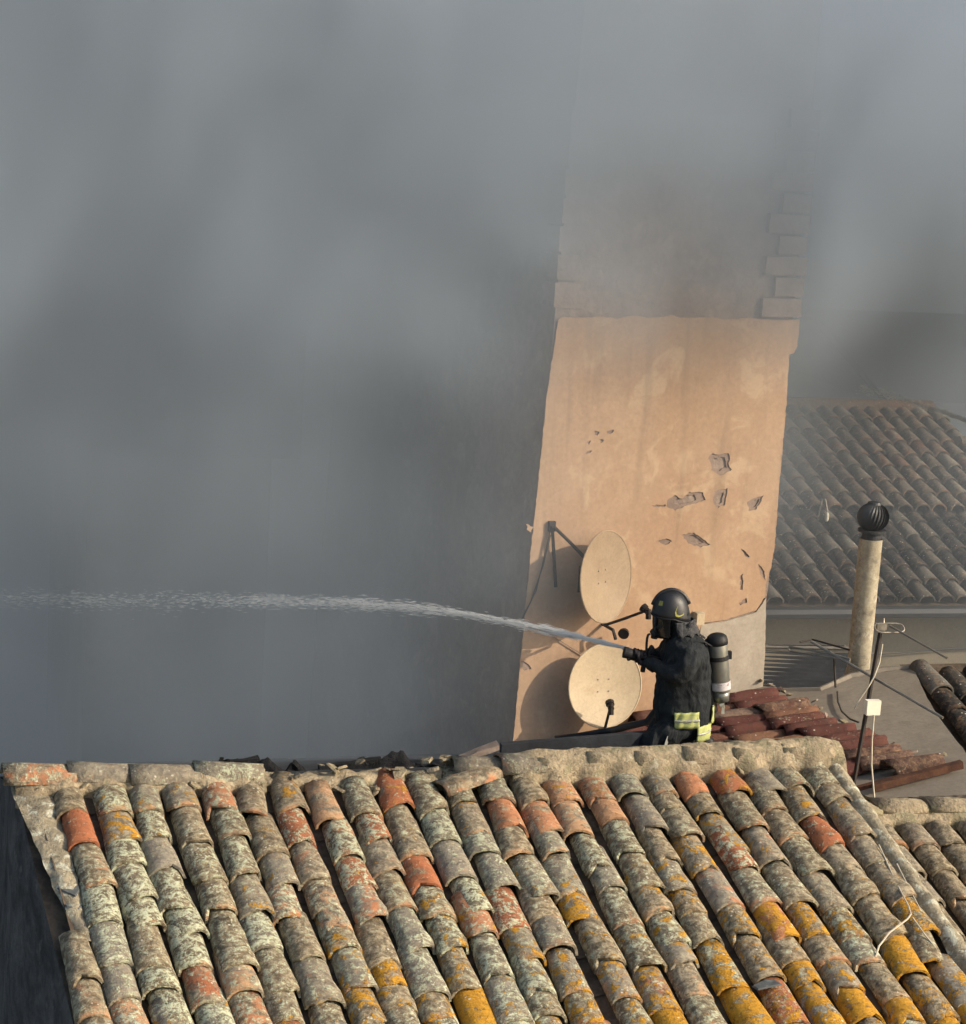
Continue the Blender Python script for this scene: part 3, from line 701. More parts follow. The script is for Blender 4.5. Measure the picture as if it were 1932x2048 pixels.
# dark corrugated lean-to between the tower and the flue
aw = Thing('corrugated_lean_to', at(pix(1610, 1340, 17.5), 0), 'dark corrugated lean-to roof between the peach tower and the flue pipe', 'shed')
A0, A1, A2 = pix(1470, 1305, 18.6), pix(1712, 1308, 18.6), pix(1715, 1400, 17.0)
def awp(a, b):
    p = A0 + (A1 - A0) * a + (A2 - A1) * b; return p + Vector((0, 0, .018 * math.sin(b * 2 * PI * 11)))
aw.part('sheet', grid(awp, 8, 110), M['charpanel'])
aw.part('rail', tube([A0 + Vector((0, 0, .06)), A1 + Vector((0, 0, .05))], .02, 6), M['alu'])
aw.part('wall', box(at(A0 + Vector((.1, .05, 0)), 0), at(A1 - A0, 0) * .9, at(A2 - A1, 0) * .8, Vector((0, 0, A2.z - .05))), M['wallbeige'])

# ------------------------------------------------------------------ houses swallowed by the smoke
def ghost_house(x0, x1, ytop, d, name, label, wmat, rows, rmat=None):
    a = pix(x0, ytop, d); b = on_plane(x1, ytop, a, Vector((math.sin(AL), -math.cos(AL), 0))); w = (at(b, 0) - at(a, 0)).length; z = a.z
    t = Thing(name, at((a + b) / 2, 0), label, 'house')
    t.part('wall', box(at(a, 0), R * w, UP * 5, Vector((0, 0, z))), wmat)
    ov = R * .25
    e0, e1 = at(a, z) - ov - UP * .3, at(a, z) + R * w + ov - UP * .3
    rgv = UP * 2.8 + Vector((0, 0, .95)); th = Vector((0, 0, .1))
    V_ = [e0, e1, e1 + rgv, e0 + rgv, e1 + UP * 5.6, e0 + UP * 5.6]; V2 = [q + th for q in V_]
    t.part('roof', (V_ + V2, [(0, 3, 2, 1), (3, 5, 4, 2), (6, 7, 8, 9), (9, 8, 10, 11), (0, 1, 7, 6), (4, 5, 11, 10), (1, 2, 8, 7), (2, 4, 10, 8), (3, 0, 6, 9), (5, 3, 9, 11)]), rmat or M['oldwall'])
    for r_ in range(rows):
        for k in range(2):
            o = at(a, z - 1.9 - r_ * 2.7) + R * (w * (.22 + .42 * k))
            f = t.part('window', box(o - UP * .03, R * .9, UP * .06, Vector((0, 0, 1.3))), M['shutter'])
            t.part('pane', box(o - UP * .05 + R * .08 + Vector((0, 0, .08)), R * .33, UP * .03, Vector((0, 0, 1.14))), M['glass'], f)
            t.part('pane', box(o - UP * .05 + R * .49 + Vector((0, 0, .08)), R * .33, UP * .03, Vector((0, 0, 1.14))), M['glass'], f)
ghost_house(188, 560, 505, 19.0, 'pale_house', 'pale house wall barely visible through the smoke on the left', M['wallgrey'], 1)
ghost_house(640, 1000, 760, 27.0, 'background_house', 'house hidden in the smoke left of the peach tower', M['wallgrey'], 2)
ghost_house(1790, 2300, 812, 28.0, 'distant_house', 'dark distant house in smoke above the far tile roof', M['gutter'], 2, M['gutter'])

# ------------------------------------------------------------------ flue pipe with turbine cowl
pb_ = pix(1714, 1362, 16.7); ptop = at(pb_, pix(1740, 1066, 16.7).z)
pipe = Thing('flue_pipe', pb_, 'tall pale fibre cement flue pipe with dark round turbine cowl', 'chimney')
def pipe_pt(a, b):
    th = 2 * PI * a; p = pb_.lerp(ptop, b) + (CR * 0 + Vector((math.cos(th), math.sin(th), 0))) * (.0925 + .0015 * mnoise.noise(Vector((math.cos(th) * 2, math.sin(th) * 2, b * 9)))); return p
pipe.part('pipe', grid(pipe_pt, 24, 20), M['fibre'], smooth=True)
pipe.part('pipe_collar', tube([pb_ + Vector((0, 0, .03)), pb_ + Vector((0, 0, .10))], [.11, .098], 20), M['fibre'])
pipe.part('throat', tube([ptop - Vector((0, 0, .01)), ptop + Vector((0, 0, .06))], .078, 20), M['turbine'])
pipe.part('rim', tube([ptop + Vector((0, 0, .055)), ptop + Vector((0, 0, .075))], .112, 20), M['turbine'])
cc = ptop + Vector((0, 0, .175)); gs = []
for k in range(26):
    a0 = 2 * PI * k / 26
    def P(a, b, a0=a0):
        ph = (-.42 + .9 * a) * PI / 1.0 * .92; th = a0 + .30 * b + .55 * a; rr = .128 - .022 * b
        return cc + Vector((math.cos(th) * math.cos(ph) * rr, math.sin(th) * math.cos(ph) * rr, math.sin(ph) * .118))
    gs.append(grid(P, 9, 2))
pipe.part('turbine_head', join(*gs), M['turbine'], smooth=True)
pipe.part('turbine_cap', tube([cc + Vector((0, 0, .10)), cc + Vector((0, 0, .122)), cc + Vector((0, 0, .13))], [.06, .05, .015], 16), M['turbine'])

# ------------------------------------------------------------------ television aerials
def aerial_rods(t, centre, along, n, gap, length, rod, mat, name='element'):
    for k in range(n):
        c_ = centre + along * (k * gap); t.part(name, tube([c_ - rod * length / 2, c_ + rod * length / 2], .006, 5), mat)
m0, m1 = pix(1703, 1592, 13.62), pix(1761, 1262, 13.72)
an = Thing('tv_aerial', m0, 'thin dark leaning aerial mast with white box and long slanting boom', 'antenna')
an.part('mast', tube([m0 - (m1 - m0) * .15, m1], .015, 8), M['darkmetal'])
b0, b1 = pix(1622, 1283, 14.1), pix(1886, 1436, 13.4)
boom = an.part('boom', tube([b0, b1], .0095, 6), M['alu'])
lp = [pix(*q) for q in ((1576, 1297, 14.2), (1580, 1293, 14.2), (1664, 1308, 13.98), (1700, 1318, 13.9), (1700, 1322, 13.9), (1660, 1314, 13.98), (1580, 1302, 14.2), (1576, 1297, 14.2))]
an.part('folded_dipole', tube(lp, .007, 6), M['alu'])
an.part('reflector_rod', tube([pix(1600, 1284, 14.1), pix(1625, 1279, 14.15), pix(1700, 1300, 13.9)], .006, 6), M['darkmetal'])
an.part('reflector_rod', tube([pix(1537, 1290, 14.4), pix(1690, 1291, 14.1)], .005, 6), M['alu'])
an.part('bracket', tube([pix(1668, 1318, 13.95), pix(1671, 1375, 13.95)], .008, 6), M['darkmetal'])
ct = pix(1779, 1256, 13.7); lw = .105; lh = .024; pts = []
for k in range(25):
    a = 2 * PI * k / 24; sx_ = math.copysign(abs(math.cos(a)) ** .5, math.cos(a)); sz_ = math.copysign(abs(math.sin(a)) ** .7, math.sin(a))
    pts.append(ct + R * lw * sx_ + UP * .03 * sz_ + Vector((0, 0, lh * sz_)))
an.part('small_folded_dipole', tube(pts, .006, 6, False), M['alu'])
an.part('small_boom', tube([pix(1780, 1252, 13.72), pix(1895, 1317, 13.3)], .007, 6), M['alu'])
an.part('clamp', box(pix(1754, 1262, 13.69), R * .07, UP * .05, Vector((0, 0, .045))), M['alu'])
an.part('finial', tube([pix(1766, 1256, 13.72), pix(1768, 1236, 13.72)], [.016, .003], 6), M['alu'])
bxp = pix(1733, 1431, 13.55)
bx_ = rough_box(bxp, R * .098, UP * .045, Vector((0, 0, .098)), .002, 1, 3)
wb = an.part('junction_box', bx_, M['white']); wb['label'] = 'square white amplifier box'
an.part('down_lead', tube([pix(1748, 1430, 13.56), pix(1744, 1480, 13.55), pix(1743, 1530, 13.55), pix(1749, 1600, 13.5)], .006, 6), M['cable'])
an.part('upper_lead', tube([pix(1765, 1288, 13.68), pix(1759, 1325, 13.66), pix(1749, 1352, 13.62), pix(1738, 1372, 13.6), pix(1722, 1395, 13.6), pix(1708, 1418, 13.6)], .005, 6), M['cable'])
solo('cable_loop', tube([cp(1675, 1388, .02), cp(1676, 1408, .02), cp(1684, 1428, .02), cp(1700, 1443, .02), cp(1718, 1450, .02)], .007, 6), M['blackcable'],
     'thin dark cable curling over the bare cement bed', 'cable')

# small pole fitting with a white insulator on the far roof
ins = Thing('insulator_bracket', fpx(1641, 1040), 'small bent bracket with white insulator standing on the far tile roof', 'bracket')
q0 = fpx(1633, 1050)
ins.part('bracket', tube([q0 + FN * .02, q0 + FN * .02 + Vector((.03, 0, .27)), q0 + Vector((.07, 0, .29)), q0 + Vector((.10, -.02, .16))], .010, 6), M['alu'])
ic = q0 + Vector((.10, -.02, .10)); ins.part('insulator', tube([ic + Vector((0, 0, .05)), ic + Vector((0, 0, .03)), ic - Vector((0, 0, .03)), ic - Vector((0, 0, .05))], [.012, .022, .022, .012], 10), M['white'])

# ------------------------------------------------------------------ satellite dishes
def dish(c, face, dia, label, lnb_off, mt):
    face = Vector(face).normalized(); upv = (Vector((0, 0, 1)) - face * face.z).normalized(); sv = upv.cross(face).normalized()
    t = Thing('satellite_dish', c, label, 'satellite dish', 'satellite dishes on the peach wall')
    rad = dia / 2; dep = dia * .065
    def P(a, b, k):
        th = 2 * PI * a; r_ = rad * b; return c + sv * (r_ * math.cos(th)) + upv * (r_ * math.sin(th) * 1.05) + face * (dep * (b * b - 1) + k)
    v1, f1 = grid(lambda a, b: P(a, b, 0), 40, 8); v2, f2 = grid(lambda a, b: P(a, b, -.012), 40, 8)
    t.part('reflector', join((v1, f1), (v2, [q[::-1] for q in f2])), mt, smooth=True)
    t.part('rim', tube([P(k / 40, 1, -.004) for k in range(41)], .007, 6, False), mt)
    bot = P(.75, 1, -.01); back = c - face * (dep + .035)
    lnb = Vector(lnb_off)
    t.part('arm', tube([back - upv * rad * .75, bot - upv * .02, bot.lerp(lnb, .5) - upv * .012, lnb], [.012, .012, .011, .010], 8), M['darkmetal'])
    ld = (c + upv * .02 - lnb).normalized()
    h = t.part('feed_head', tube([lnb - ld * .035, lnb - ld * .03, lnb + ld * .01, lnb + ld * .012, lnb + ld * .04], [.018, .024, .024, .032, .034], 12), M['darkmetal'])
    t.part('feed_body', tube([lnb - ld * .02 - upv * .05, lnb - ld * .02 + upv * .02], .021, 8), M['darkmetal'], h)
    for q in range(4):
        pb4 = c + sv * (.045 * (1 if q % 2 else -1)) + upv * (.045 * (1 if q > 1 else -1)) - face * (dep * .96)
        t.part('bolt', tube([pb4, pb4 + face * .006], .0055, 6), M['alu'])
    wp = back - TN * (back - T0).dot(TN)
    t.part('mount', tube([back, back.lerp(wp, .5) - Vector((0, 0, .05)), wp - Vector((0, 0, .06))], .022, 8), M['darkmetal'])
    t.part('wall_plate', box(wp - TW * .07 - Vector((0, 0, .16)), TW * .14, TN * .012, Vector((0, 0, .2))), M['darkmetal'])
    return t
dl = (tw(1211, 1374) - CAM).dot(fwd)
dish(pix(1211, 1372, dl - .27), (.42, -1, .16), .59, 'round cream satellite dish facing the camera, lower of the two', pix(1221, 1412, dl - .45), M['dish'])
du_ = (tw(1213, 1154) - CAM).dot(fwd)
dish(pix(1213, 1154, du_ - .28), (.80, -.62, .10), .64, 'cream satellite dish turned to the right, upper of the two', pix(1293, 1221, du_ - .48), M['dish_shaded'])
# old wall bracket with stay wires
wbk = Thing('wall_bracket', tw(1102, 1058), 'rusty wall bracket with stay wires above the upper satellite dish', 'bracket')
wbk.part('plate', box(tw(1095, 1062), TW * .05, TN * .03, Vector((0, 0, .075))), M['darkmetal'])
wbk.part('post', tube([tw(1101, 1050, .03), tw(1108, 1172, .03)], .012, 8), M['darkmetal'])
wbk.part('arm', tube([tw(1104, 1052, .04), tw(1130, 1082, .12), tw(1148, 1104, .16)], .013, 8), M['darkmetal'])
wbk.part('stay_wire', tube([tw(1098, 1058, .03), tw(1070, 1180, .02), tw(1043, 1236, .02)], .004, 5), M['blackcable'])
wbk.part('stay_wire', tube([tw(1098, 1068, .03), tw(1084, 1130, .02), tw(1060, 1200, .02), tw(1040, 1238, .02)], .004, 5), M['blackcable'])
solo('wall_cable', tube([tw(1046, 1236, .015), tw(1090, 1262, .015), tw(1150, 1300, .015), tw(1200, 1330, .015)], .004, 6), M['oldwall'], 'thin dull cable sloping across the peach wall behind the lower dish', 'cable')
sp_ = Thing('wall_spotlight', tw(1228, 1256), 'small round lamp on a stub arm between the two dishes', 'lamp')
sp_.part('stub', tube([tw(1205, 1248, .0), tw(1208, 1250, .15), tw(1212, 1268, .16)], .013, 8), M['darkmetal'])
sp_.part('head', tube([tw(1232, 1256, .10), tw(1228, 1256, .16), tw(1226, 1257, .17)], [.02, .042, .042], 14), M['darkmetal'])
jb = Thing('wall_box', tw(1392, 1240, .02), 'small pale square box on the wall just behind the helmet', 'box')
jb.part('case', rough_box(tw(1384, 1248, .0), TW * .07, TN * .06, Vector((0, 0, .10)), .002, 1, 8), M['fibre'])
jb.part('lid', rough_box(tw(1384, 1246, .062), TW * .066, TN * .01, Vector((0, 0, .09)), .001, 1, 9), M['dish'])

# ------------------------------------------------------------------ charred remains behind the broken ridge
rc = random.Random(21)
def ragged(x0, x1, d0, ybase, ytop, seed, n=70):
    """burnt, curled sheet with a torn upper edge"""
    def P(a, b):
        x = x0 + (x1 - x0) * a; d = d0 + (x - 133) / 1485 * 1.3
        tear = max(0, mnoise.noise(Vector((a * 5, seed, 0))) * .9 + mnoise.noise(Vector((a * 17, seed, 5))) * .25 + .35) * min(1, a * 6, (1 - a) * 6)
        y = ybase + (ytop - ybase) * b * (.35 + tear * .55)
        return pix(x, y, d) + UP * (.10 * b * mnoise.noise(Vector((a * 6, b * 2, seed + 2))) + .05 * b)
    v, f = grid(P, n, 4); return v, f
for k, (x0, x1, d0, yb, yt) in enumerate(((430, 640, 12.75, 1580, 1500), (560, 760, 12.95, 1575, 1505), (700, 900, 12.85, 1570, 1498), (800, 960, 12.75, 1570, 1512), (380, 520, 12.8, 1575, 1512))):
    o_ = house.part('burnt_sheet', ragged(x0, x1, d0, yb, yt, 3.7 * k + 1), M['char'])
    q_ = o_.modifiers.new('solid', 'SOLIDIFY'); q_.thickness = .012
for k in range(9):
    x = rc.uniform(430, 940); d = 12.7 + (x - 133) / 1485 * 1.3 + rc.uniform(.0, .3)
    a = pix(x, 1562, d); ang = rc.uniform(-1.25, 1.25); dr = (R * math.sin(ang) + Vector((0, 0, math.cos(ang)))).normalized()
    sd_ = dr.cross(UP).normalized() * rc.uniform(.02, .05)
    house.part('charred_batten', rough_box(a - sd_ * .5, sd_, UP * .02, dr * rc.uniform(.10, .17), .016, 3, k), M['char'])
for k in range(5):
    x = (455, 520, 700, 820, 905)[k]; d = 12.9 + (x - 133) / 1485 * 1.3; a = pix(x, 1560, d)
    house.part('charred_rafter', rough_box(a - R * .2, R * .4 + Vector((0, 0, .05 * (-1) ** k)), UP * .06, Vector((0, 0, .09)), .015, 3, k + 50), M['char'])
beam_a, beam_b = pix(1002, 1521, 13.30), pix(1340, 1492, 13.62)
solo('charred_board', rough_box(beam_a, beam_b - beam_a, UP * .05, Vector((0, 0, .105)), .006, 4, 2), M['charpanel'], 'long black charred board lying along the ridge at the firefighter\'s knee', 'board')
solo('broken_tile', rough_box(pix(915, 1532, 12.95), R * .26 + Vector((0, 0, .10)), UP * .08, Vector((0, 0, .035)), .012, 3, 12), M['quoin'], 'brown broken tile piece tilted up at the left end of the capped ridge', 'tile')

# ------------------------------------------------------------------ loose wires along the right verge
def rp(x, y, h=.1): return on_plane(x, y, O_F + NN * h, NN)
solo('loose_wire', tube([rp(1758, 1690), rp(1790, 1760), rp(1817, 1812, .14), rp(1822, 1828, .16), rp(1815, 1838, .15), rp(1778, 1866, .14), rp(1758, 1892, .12), rp(1750, 1918, .1)], .0055, 6), M['cable'],
     'pale wire looping from the right verge onto the tiles', 'wire')
solo('loose_wire', tube([rp(1794, 1728), rp(1820, 1780), rp(1842, 1822, .08)], .005, 6), M['cable'], 'short pale wire lying along the mortar of the right verge', 'wire')
solo('loose_wire', tube([rp(1825, 1835, .14), rp(1850, 1870, .12), rp(1873, 1898, .1)], .005, 6), M['cable'], 'short pale wire below the loop at the right verge', 'wire')

# ------------------------------------------------------------------ firefighter
def m_cloth(name, c0, c1, sc=14):
    t = NT(name); v = t.obj; a = t.noise(v, sc, 4, .6, .8); b = t.noise(v, 220, 2, .5); fold = t.noise(t.off(v, (0, 0, 0), (9, 9, 4)), 1.4, 3, .55, .9)
    return t.pbr(t.mix(t.ss(a, .3, .7), c0, c1), .85, t.bump(t.add(fold, t.mul(b, .08)), .75, .035), spec=.25)
M['suit'] = m_cloth('black_turnout_cloth', (.009, .011, .013), (.020, .023, .025))
M['glove'] = m_cloth('dark_leather_glove', (.012, .011, .013), (.022, .019, .022))
M['hood'] = m_cloth('grey_hood_cloth', (.03, .03, .032), (.07, .07, .07), 30)
M['helmet'] = m_plain('black_helmet_shell', (.014, .015, .018), .48, 0, .3, 10, .5)
M['visor'] = m_plain('smoked_visor', (.006, .007, .009), .12, 0, .2, 6, .5)
M['rubber'] = m_plain('black_rubber', (.010, .010, .011), .65, 0, .2)
M['reflect'] = m_rough('yellow_reflective', (.36, .39, .13), (.50, .52, .22), 20, 90, .2, .004, .55, stains=[((.30, .32, .12), 26, .58, .6)])
M['silverband'] = m_plain('silver_reflective', (.42, .42, .38), .4, .2, .2)
M['tank'] = m_plain('grey_metal_cylinder', (.23, .23, .205), .36, .55, .25, 8)
M['tanklabel'] = m_rough('cylinder_label', (.45, .42, .42), (.66, .62, .62), 25, 60, .05, .001, .5, stains=[((.18, .10, .12), 40, .60, .9)])
M['brass'] = m_plain('dull_brass', (.24, .22, .16), .4, .7)
M['yellowmark'] = m_plain('yellow_mark', (.30, .29, .06), .5, 0, .2)

K = 1.0 / 1617.0                                    # metres per enlarged-photo pixel at his distance
PP = pix(1367, 1474, 13.72)
PX = Vector((math.cos(.10), math.sin(.10), 0)); PY = Vector((-math.sin(.10), math.cos(.10), 0)); PZ = Vector((0, 0, 1))
ROLLP = .064
def fl(cx_, cy_, y=0.0):
    x = (cx_ - 900) * K; z = (1850 - cy_) * K
    xr = x * math.cos(ROLLP) - z * math.sin(ROLLP); zr = x * math.sin(ROLLP) + z * math.cos(ROLLP)
    return PP + PX * xr + PY * y + PZ * (zr + y * .0)
IX = PX * math.cos(ROLLP) + PZ * math.sin(ROLLP); IZ = PZ * math.cos(ROLLP) - PX * math.sin(ROLLP)   # image right / up in his plane
ff = Thing('person', fl(850, 1880), 'firefighter in black turnout gear, helmet and breathing set kneeling behind the ridge', 'person')
def loft(secs, n=20, p=2.4):
    """secs: (front x, back x, image y, half width, y offset): rounded sections of a torso seen from the side"""
    V, Fs = [], []
    for (x0, x1, y_, hw, off) in secs:
        c_ = fl((x0 + x1) / 2, y_, off); a = (x1 - x0) / 2 * K
        for k in range(n):
            th = 2 * PI * k / n; cs, sn = math.cos(th), math.sin(th)
            V.append(c_ + IX * a * math.copysign(abs(cs) ** (2 / p), cs) + PY * hw * math.copysign(abs(sn) ** (2 / p), sn))
    m = len(secs)
    for i in range(m - 1):
        for k in range(n): Fs.append((i * n + k, i * n + (k + 1) % n, (i + 1) * n + (k + 1) % n, (i + 1) * n + k))
    Fs.append(tuple(range(n))[::-1]); Fs.append(tuple(range((m - 1) * n, m * n)))
    return V, Fs
def limb(pts, n=14):
    """pts: (px, py, depth, radius)"""
    P_ = [fl(a, b, c_) for a, b, c_, _ in pts]; rd = [r_ for *_, r_ in pts]
    # round ends
    e0 = P_[0] + (P_[0] - P_[1]).normalized() * rd[0] * .6; e1 = P_[-1] + (P_[-1] - P_[-2]).normalized() * rd[-1] * .6
    fine, fr_ = [e0], [rd[0] * .5]
    for i in range(len(P_) - 1):
        for q in range(4):
            w_ = q / 4; fine.append(P_[i].lerp(P_[i + 1], w_)); fr_.append(rd[i] * (1 - w_) + rd[i + 1] * w_)
    fine += [P_[-1], e1]; fr_ += [rd[-1], rd[-1] * .5]
    return tube(fine, fr_, n)
torso = loft([(700, 1100, 1830, .12, 0), (640, 1160, 1740, .165, 0), (590, 1180, 1640, .185, 0), (572, 1192, 1500, .195, 0), (588, 1186, 1330, .185, 0), (603, 1178, 1140, .195, 0),
              (636, 1168, 990, .215, 0), (660, 1150, 870, .222, 0), (690, 1105, 775, .195, 0), (715, 1040, 715, .13, 0), (722, 985, 660, .085, 0), (700, 950, 560, .08, 0), (660, 930, 450, .08, 0), (680, 900, 360, .07, 0)])
arm_n = limb([(905, 850, -.185, .078), (850, 960, -.235, .070), (765, 1060, -.245, .060), (640, 1035, -.17, .054), (545, 1000, -.085, .045), (490, 985, -.05, .036)])
arm_f = limb([(880, 850, .185, .078), (800, 960, .235, .068), (700, 1050, .225, .058), (560, 1010, .14, .050), (440, 975, .07, .042), (400, 965, .045, .034)])
leg_n = limb([(850, 1660, -.095, .105), (680, 1740, -.13, .098), (500, 1830, -.14, .076), (480, 1880, -.14, .070), (640, 1925, -.13, .064), (840, 1935, -.12, .055), (960, 1935, -.12, .05)])
leg_f = limb([(880, 1660, .095, .105), (760, 1760, .12, .098), (640, 1870, .13, .076), (640, 1910, .13, .070), (800, 1940, .13, .064), (960, 1945, .12, .055), (1060, 1945, .12, .05)])
body = ff.part('body', join(torso, arm_n, arm_f, leg_n, leg_f), M['suit'])
rm = body.modifiers.new('remesh', 'REMESH'); rm.mode = 'VOXEL'; rm.voxel_size = .011; rm.use_smooth_shade = True
sm = body.modifiers.new('smooth', 'SMOOTH'); sm.factor = .5; sm.iterations = 6
tx = bpy.data.textures.new('cloth_folds', 'CLOUDS'); tx.noise_scale = .075; tx.noise_depth = 2
dm = body.modifiers.new('folds', 'DISPLACE'); dm.texture = tx; dm.strength = .032; dm.mid_level = .5; dm.texture_coords = 'LOCAL'
for s_, (ax, ay) in ((-1, (1000, 1940)), (1, (1090, 1950))):
    ff.part('boot', limb([(ax - 40, ay, s_ * .12, .052), (ax + 60, ay + 5, s_ * .12, .05), (ax + 130, ay + 40, s_ * .12, .042), (ax + 140, ay + 110, s_ * .12, .035)]), M['rubber'], smooth=True)

# helmet: deep shell with brim, ear guard and neck cape
hc = fl(742, 470)
def helm(a, b):
    th = 2 * PI * a; ph = b * PI / 2 * 1.0                     # b 0 rim .. 1 crown
    rx = .122 if math.cos(th) < 0 else .128
    cs = math.cos(ph) ** .78; z = math.sin(ph) ** .92
    drop = .055 * max(0, math.cos(th)) * (1 - b) ** 1.5 + .018 * abs(math.sin(th)) * (1 - b) ** 2      # back sits lower
    fl_ = 1 + .05 * (1 - b) ** 6
    return hc + IX * rx * math.cos(th) * cs * fl_ + PY * .102 * math.sin(th) * cs * fl_ + IZ * (.150 * z - drop)
V, Fs = grid(helm, 36, 12)
hel = ff.part('helmet', (V, Fs), M['helmet'], smooth=True)
sol = hel.modifiers.new('solid', 'SOLIDIFY'); sol.thickness = .006; sol.offset = -1
# crest ridge, rim, brow plate
ff.part('crest', tube([hc + IX * .128 * math.cos(a) * 1.0 + IZ * .155 * math.sin(a) for a in [PI * (.12 + .76 * k / 14) for k in range(15)]], [(.010, .016)] * 15, 8), M['helmet'], hel, True)
ff.part('rim', tube([helm(k / 36, 0) for k in range(37)], .006, 6, False), M['rubber'], hel)
def shell_patch(th0, th1, b0, b1, lift, nu=10, nv=5):
    def P(a, b):
        p = helm(th0 + (th1 - th0) * a, b0 + (b1 - b0) * b); return p + (p - hc).normalized() * lift
    v1, f1 = grid(P, nu, nv); return v1, f1
# curved yellow mark on the side and small emblem at the front (camera side is -PY, th = 3/4)
def arc_on_helm(pts, w_, lift=.0035):
    V_ = []
    for (a, b) in pts:
        for s_ in (-1, 1):
            p = helm(a + s_ * w_ * .25, b + s_ * w_); V_.append(p + (p - hc).normalized() * lift)
    return V_, [(2 * k, 2 * k + 1, 2 * k + 3, 2 * k + 2) for k in range(len(pts) - 1)]
ff.part('side_mark', arc_on_helm([(.835, .50), (.815, .44), (.795, .36), (.778, .27), (.765, .18), (.77, .11), (.79, .10), (.815, .13), (.84, .17)], .022), M['yellowmark'], hel)
ff.part('front_emblem', shell_patch(.60, .645, .30, .44, .003, 4, 3), M['yellowmark'], hel)
# face mask, visor and breathing valve
vis = ff.part('visor', grid(lambda a, b: fl(735, 560) + IX * (-.118 + .03 * (1 - b) * 0) * math.cos((a - .5) * PI * .95) * (1.0 - .16 * (b - .3) ** 2) + PY * .088 * math.sin((a - .5) * PI * .95) + IZ * (.065 - .165 * b), 18, 10), M['visor'], smooth=True)
sol = vis.modifiers.new('solid', 'SOLIDIFY'); sol.thickness = .006
msk = ff.part('face_mask', loft([(600, 760, 700, .035, 0), (560, 780, 670, .06, 0), (555, 780, 600, .078, 0), (570, 780, 520, .08, 0), (600, 780, 450, .075, 0)], 16, 2.2), M['rubber'], smooth=True)
ff.part('breathing_valve', tube([fl(600, 665), fl(560, 690), fl(530, 700)], [.034, .032, .022], 14), M['rubber'], msk)
ff.part('valve_cap', tube([fl(575, 690), fl(565, 745)], [.026, .022], 12), M['rubber'], msk)
ff.part('air_hose', tube([fl(520, 690, -.01), fl(498, 700, -.01), fl(488, 740, -.01), fl(483, 800, -.01), fl(482, 870, -.01), fl(500, 930, .0), fl(600, 980, .05)], .0085, 8), M['rubber'], msk, True)
# neck cape and grey hood folds
cape = ff.part('neck_cape', grid(lambda a, b: fl(800 + 40 * b, 540 + 150 * b) + IX * (.112 + .014 * b) * math.cos((a - .5) * PI * 1.15) + PY * (.095 + .02 * b) * math.sin((a - .5) * PI * 1.15) + IZ * .012 * math.sin(a * 40 + b * 9) * b, 30, 8), M['hood'], smooth=True)
sol = cape.modifiers.new('solid', 'SOLIDIFY'); sol.thickness = .008
for k, (xa, ya, xb, yb) in enumerate(((830, 640, 985, 575), (800, 610, 900, 560), (860, 600, 1000, 545), (880, 570, 960, 540))):
    ff.part('hood_fold', tube([fl(xa, ya, -.10), fl((xa + xb) / 2, (ya + yb) / 2 + 6, -.098), fl(xb, yb, -.055)], [.006, .010, .006], 8), M['hood'], cape, True)
# air cylinder on its back plate
ta, tb_ = fl(1240, 745, -.01), fl(1298, 1400, -.01); td = (tb_ - ta)
bp_ = ff.part('back_plate', join(limb([(1150, 800, 0, .035), (1170, 1100, 0, .04), (1185, 1450, 0, .04), (1195, 1560, 0, .045)])), M['rubber'], smooth=True)
rr0 = .066
cyl = ff.part('air_cylinder', tube([ta - td * .06, ta - td * .045, ta - td * .02, ta + td * .03, ta + td * .86, ta + td * .93, ta + td * .98, ta + td * 1.0], [.015, .040, .058, rr0, rr0, .058, .038, .022], 24), M['tank'], smooth=True)
cyl['label'] = 'grey air cylinder with black cap and white label'
ff.part('cylinder_cap', tube([ta - td * .075, ta - td * .05, ta - td * .015, ta + td * .05, ta + td * .115], [.012, .045, .064, .071, .071], 24), M['rubber'], cyl, True)
ff.part('cylinder_strap', tube([ta + td * .305, ta + td * .375], .072, 24), M['rubber'], cyl)
ff.part('strap_buckle', box(fl(1355, 985, -.03), IX * .028, PY * .04, IZ * .05), M['rubber'], cyl)
ff.part('cylinder_label', tube([ta + td * .735, ta + td * .87], .0695, 24, False), M['tanklabel'], cyl, True)
ff.part('cylinder_foot', tube([ta + td * .90, ta + td * 1.08], [.060, .052], 20), M['tank'], cyl, True)
ff.part('valve', tube([ta + td * 1.06, ta + td * 1.14, fl(1325, 1530, -.02)], [.02, .018, .012], 10), M['brass'], cyl)
ff.part('valve_wheel', tube([fl(1275, 1492, -.02), fl(1325, 1478, -.02)], .017, 10), M['silverband'], cyl)
ff.part('gauge_tag', box(fl(1300, 1590, -.03), IX * .02, PY * .006, IZ * .05), M['silverband'], cyl)
for off in (-.10, .10):
    ff.part('shoulder_strap', tube([fl(1150, 800, off), fl(1060, 742, off * 1.15), fl(930, 735, off * 1.25), fl(800, 800, off * 1.3), fl(690, 930, off * 1.35), fl(640, 1080, off * 1.35)], [(.022, .006)] * 6, 8), M['rubber'], smooth=True)
